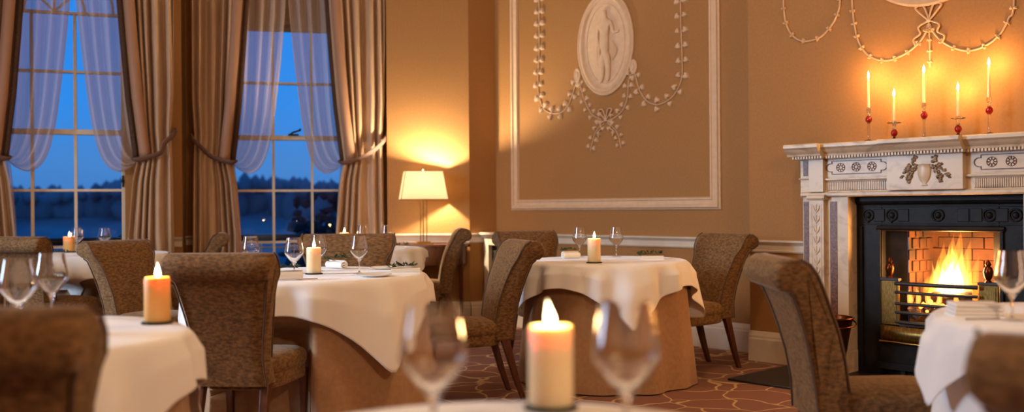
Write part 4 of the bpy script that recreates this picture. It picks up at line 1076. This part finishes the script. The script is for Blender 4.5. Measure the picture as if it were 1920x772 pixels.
make_candle('pillar_candle', 'ivory pillar candle on the nearest table, between two blurred glasses', .062, 1.59, .074, .130, 1.2, lean=-.15)
make_candle('pillar_candle', 'pillar candle on the near left table, its wax tinted with flame glow', -1.048, 2.83, .074, .130, 1.2, 'flame-tinted pillar candles', wax='wax_flame_tint')
make_candle('pillar_candle', 'ivory pillar candle on the table before the right window', -1.02, 4.93, .074, .130, 1.0)
make_candle('pillar_candle', 'ivory pillar candle on the middle table near the fireplace', .487, 5.72, .078, .140, 1.0)
make_candle('pillar_candle', 'pillar candle on the table before the left window, wax tinted with flame glow', -3.60, 7.80, .09, .120, 0.9, 'flame-tinted pillar candles', wax='wax_flame_tint')
make_candle('pillar_candle', 'pillar candle on the small lamp table, only its flame in view', -1.40, 8.0, .08, .13, 0.9)

# ------------------------------------------------------------------ glasses
def make_glass():
    t = thing('wine_glass', '', 'wine glass')
    outer = [(0, 0), (.034, 0), (.0345, .0012), (.030, .0028), (.012, .0055), (.0055, .010), (.0040, .020), (.0040, .052), (.0052, .062), (.010, .071), (.020, .084), (.034, .101), (.0445, .115), (.0472, .121), (.0478, .126), (.0462, .138), (.0425, .158), (.0385, .182), (.0365, .196), (.0360, .2)]
    inner = [(.0350, .2), (.0354, .196), (.0374, .182), (.0414, .158), (.0450, .138), (.0464, .126), (.0456, .121), (.0428, .1155), (.032, .102), (.018, .086), (.008, .075), (0, .071)]
    b = MB(); b.lathe(outer[:8], 28); 
    b.bm.free(); b = MB(); b.lathe(outer + inner, 40); b.build('glass_body', M['glass'], t, smooth=60)
    return t
gp = make_glass()
GL = [
 ((-.1125, 1.35), 'large blurred wine glass left of the nearest candle', 1.0),
 ((.159, 1.355), 'large blurred wine glass right of the nearest candle', 1.0),
 ((-1.365, 2.65), 'wine glass at the left edge, on the near left table', 1.02),
 ((-1.44, 3.0), 'second wine glass from the left edge, on the near left table', 1.02),
 ((-1.078, 4.74), 'wine glass just left of the candle, table before the right window', .98),
 ((-1.045, 5.18), 'wine glass half hidden behind the candle, table before the right window', .98),
 ((-.79, 4.95), 'wine glass right of the candle on the table before the right window', .98),
 ((-1.38, 5.06), 'wine glass above the chair back, table before the right window', .98),
 ((.45, 6.42), 'wine glass left of the candle on the middle table', 1.0),
 ((.695, 6.42), 'wine glass right of the candle on the middle table', 1.0),
 ((-3.50, 7.72), 'wine glass just right of the candle before the left window', 1.0),
 ((-3.28, 7.72), 'wine glass standing alone before the dark left window', 1.0),
 ((-1.24, 7.95), 'wine glass in front of the lamplit curtain, right of the hidden candle', 1.0),
 ((-1.04, 7.95), 'wine glass on the small lamp table, nearest the lamp', 1.0),
 ((1.425, 2.74), 'wine glass at the right edge, in front of the fire', 1.0),
]
for i, ((x, y), lb, s_) in enumerate(GL):
    if i == 0:
        gp.location = (x, y, TT + .001); gp.scale = (s_,) * 3; gp['label'] = lb; gp['group'] = 'wine glasses'
    else: dup(gp, lb, (x, y, TT + .001), i * .7, (s_,) * 3, 'wine glasses')

# ------------------------------------------------------------------ napkins, sprigs, plates, cutlery
def rolled_napkin(label, x, y, rz, L=.15, r=.026):
    t = thing('napkin', label, 'napkin', (x, y, TT + .001), rz, 'white rolled napkins')
    b = MB()
    def f(i, j):
        th = j / 35 * 2 * PI * 2.2; rr = r * (.25 + .75 * j / 35); u = i / 12
        return (lerp(-L / 2, L / 2, u), rr * cos(th), r + rr * sin(th) * .95)
    b.grid(f, 13, 36); b.build('roll', M['napkin'], t, smooth=180, solid=.003)
    return t
def sprig(label, x, y, z, rz, k=1.0, seed=0):
    q = random.Random(seed)
    t = thing('herb_sprig', label, 'sprig', (x, y, z), rz, 'green herb sprigs on napkins')
    b = MB(); pts = smooth_path([(-.055 * k, 0, .004), (-.01 * k, .006, .012), (.055 * k, -.004, .010)], 12); b.tube(pts, .0015, 5); b.build('stalk', M['leafgreen'], t)
    b = MB()
    for i in range(34):
        p = pts[q.randrange(12)]; g = q.uniform(0, 2 * PI); L = q.uniform(.016, .032) * k; el = q.uniform(-.1, .9)
        d = Vector((cos(g) * cos(el), sin(g) * cos(el), sin(el))); s_ = d.cross(Vector((0, 0, 1))).normalized() * L * .28
        p = Vector(p); m_ = p + d * L * .5
        b.faces([p, m_ + s_, p + d * L, m_ - s_], [(0, 1, 2, 3)])
    b.build('leaves', M['leafgreen'], t, solid=.001)
def flat_napkin(label, x, y, rz, w_, d_, h, group='white folded napkins'):
    t = thing('napkin', label, 'napkin', (x, y, TT + .001), rz, group)
    b = MB(); n = 4
    for k in range(n): b.box(-w_ / 2 + k * .002, w_ / 2 - k * .001, -d_ / 2 + k * .002, d_ / 2, h * k / n, h * (k + .9) / n)
    b.build('folded_linen', M['napkin'], t, bevel=.003)
def plate(label, x, y, r=.085):
    t = thing('side_plate', label, 'plate', (x, y, TT + .001), 0, 'white side plates')
    b = MB(); b.lathe([(0, .0), (r * .6, .0), (r * .66, .003), (r, .012), (r + .002, .014), (r, .0155), (r * .64, .007), (0, .005)], 40); b.build('dish', M['porcelain'], t, smooth=40)
def knife(label, x, y, rz, z=TT + .001):
    t = thing('table_knife', label, 'knife', (x, y, z), rz, 'steel table knives')
    b = MB(); b.chain([((-.10, 0, .004), .001, .004), ((-.09, 0, .004), .003, .005), ((0, 0, .004), .003, .0045)]) if False else b.box(-.10, 0, -.005, .005, 0, .007); b.build('handle', M['steel'], t, bevel=.002)
    b = MB(); b.faces([(0, -.004, .002), (.09, -.008, .002), (.115, .002, .002), (.0, .004, .002)], [(0, 1, 2, 3)]); b.build('blade', M['steel'], t, solid=.0015)
rolled_napkin('rolled white napkin with greenery, just right of the chair back, table before the right window', -1.06, 4.50, .3)
sprig('green sprig on the napkin beside the brown chair back', -1.06, 4.50, TT + .052, .4, 1.0, 1)
rolled_napkin('rolled white napkin right of the candle before the dark chair', -.985, 5.36, -.75)
sprig('green sprig on the rolled napkin right of the candle', -.975, 5.38, TT + .052, .2, 1.2, 2)
flat_napkin('folded white napkin at the right rim of the table before the right window', -.56, 5.02, .1, .16, .10, .022)
sprig('green sprig on the folded napkin at the right table rim', -.575, 5.05, TT + .024, .5, 1.2, 3)
plate('white side plate at the front right of the table before the right window', -.68, 4.72)
plate('white side plate at the far right of the table before the right window', -.70, 5.30)
knife('steel knife lying left of the candle, table before the right window', -.93, 4.58, .35)
rolled_napkin('rolled white napkin left of the candle on the middle table', .38, 6.22, .4, .12)
sprig('green sprig on the napkin left of the middle table candle', .37, 6.24, TT + .052, .3, 1.0, 4)
flat_napkin('folded white napkin at the right rim of the middle table', .885, 6.08, -.15, .15, .09, .024)
sprig('green sprig on the folded napkin of the middle table', .875, 6.1, TT + .026, .3, 1.4, 5)
flat_napkin('thick folded white napkin on the table at the right edge', 1.375, 2.86, -.2, .14, .12, .042)
knife('steel knife before the folded napkin on the right edge table', 1.40, 2.765, .1)
flat_napkin('folded white napkin on the small table by the lamp', -.97, 8.05, .2, .14, .1, .02)
sprig('green sprig on the napkin of the small lamp table', -.96, 8.06, TT + .022, .3, 1.5, 6)
sprig('dark green sprig at the foot of the candle before the left window', -3.62, 7.66, TT + .001, .4, 1.3, 7)
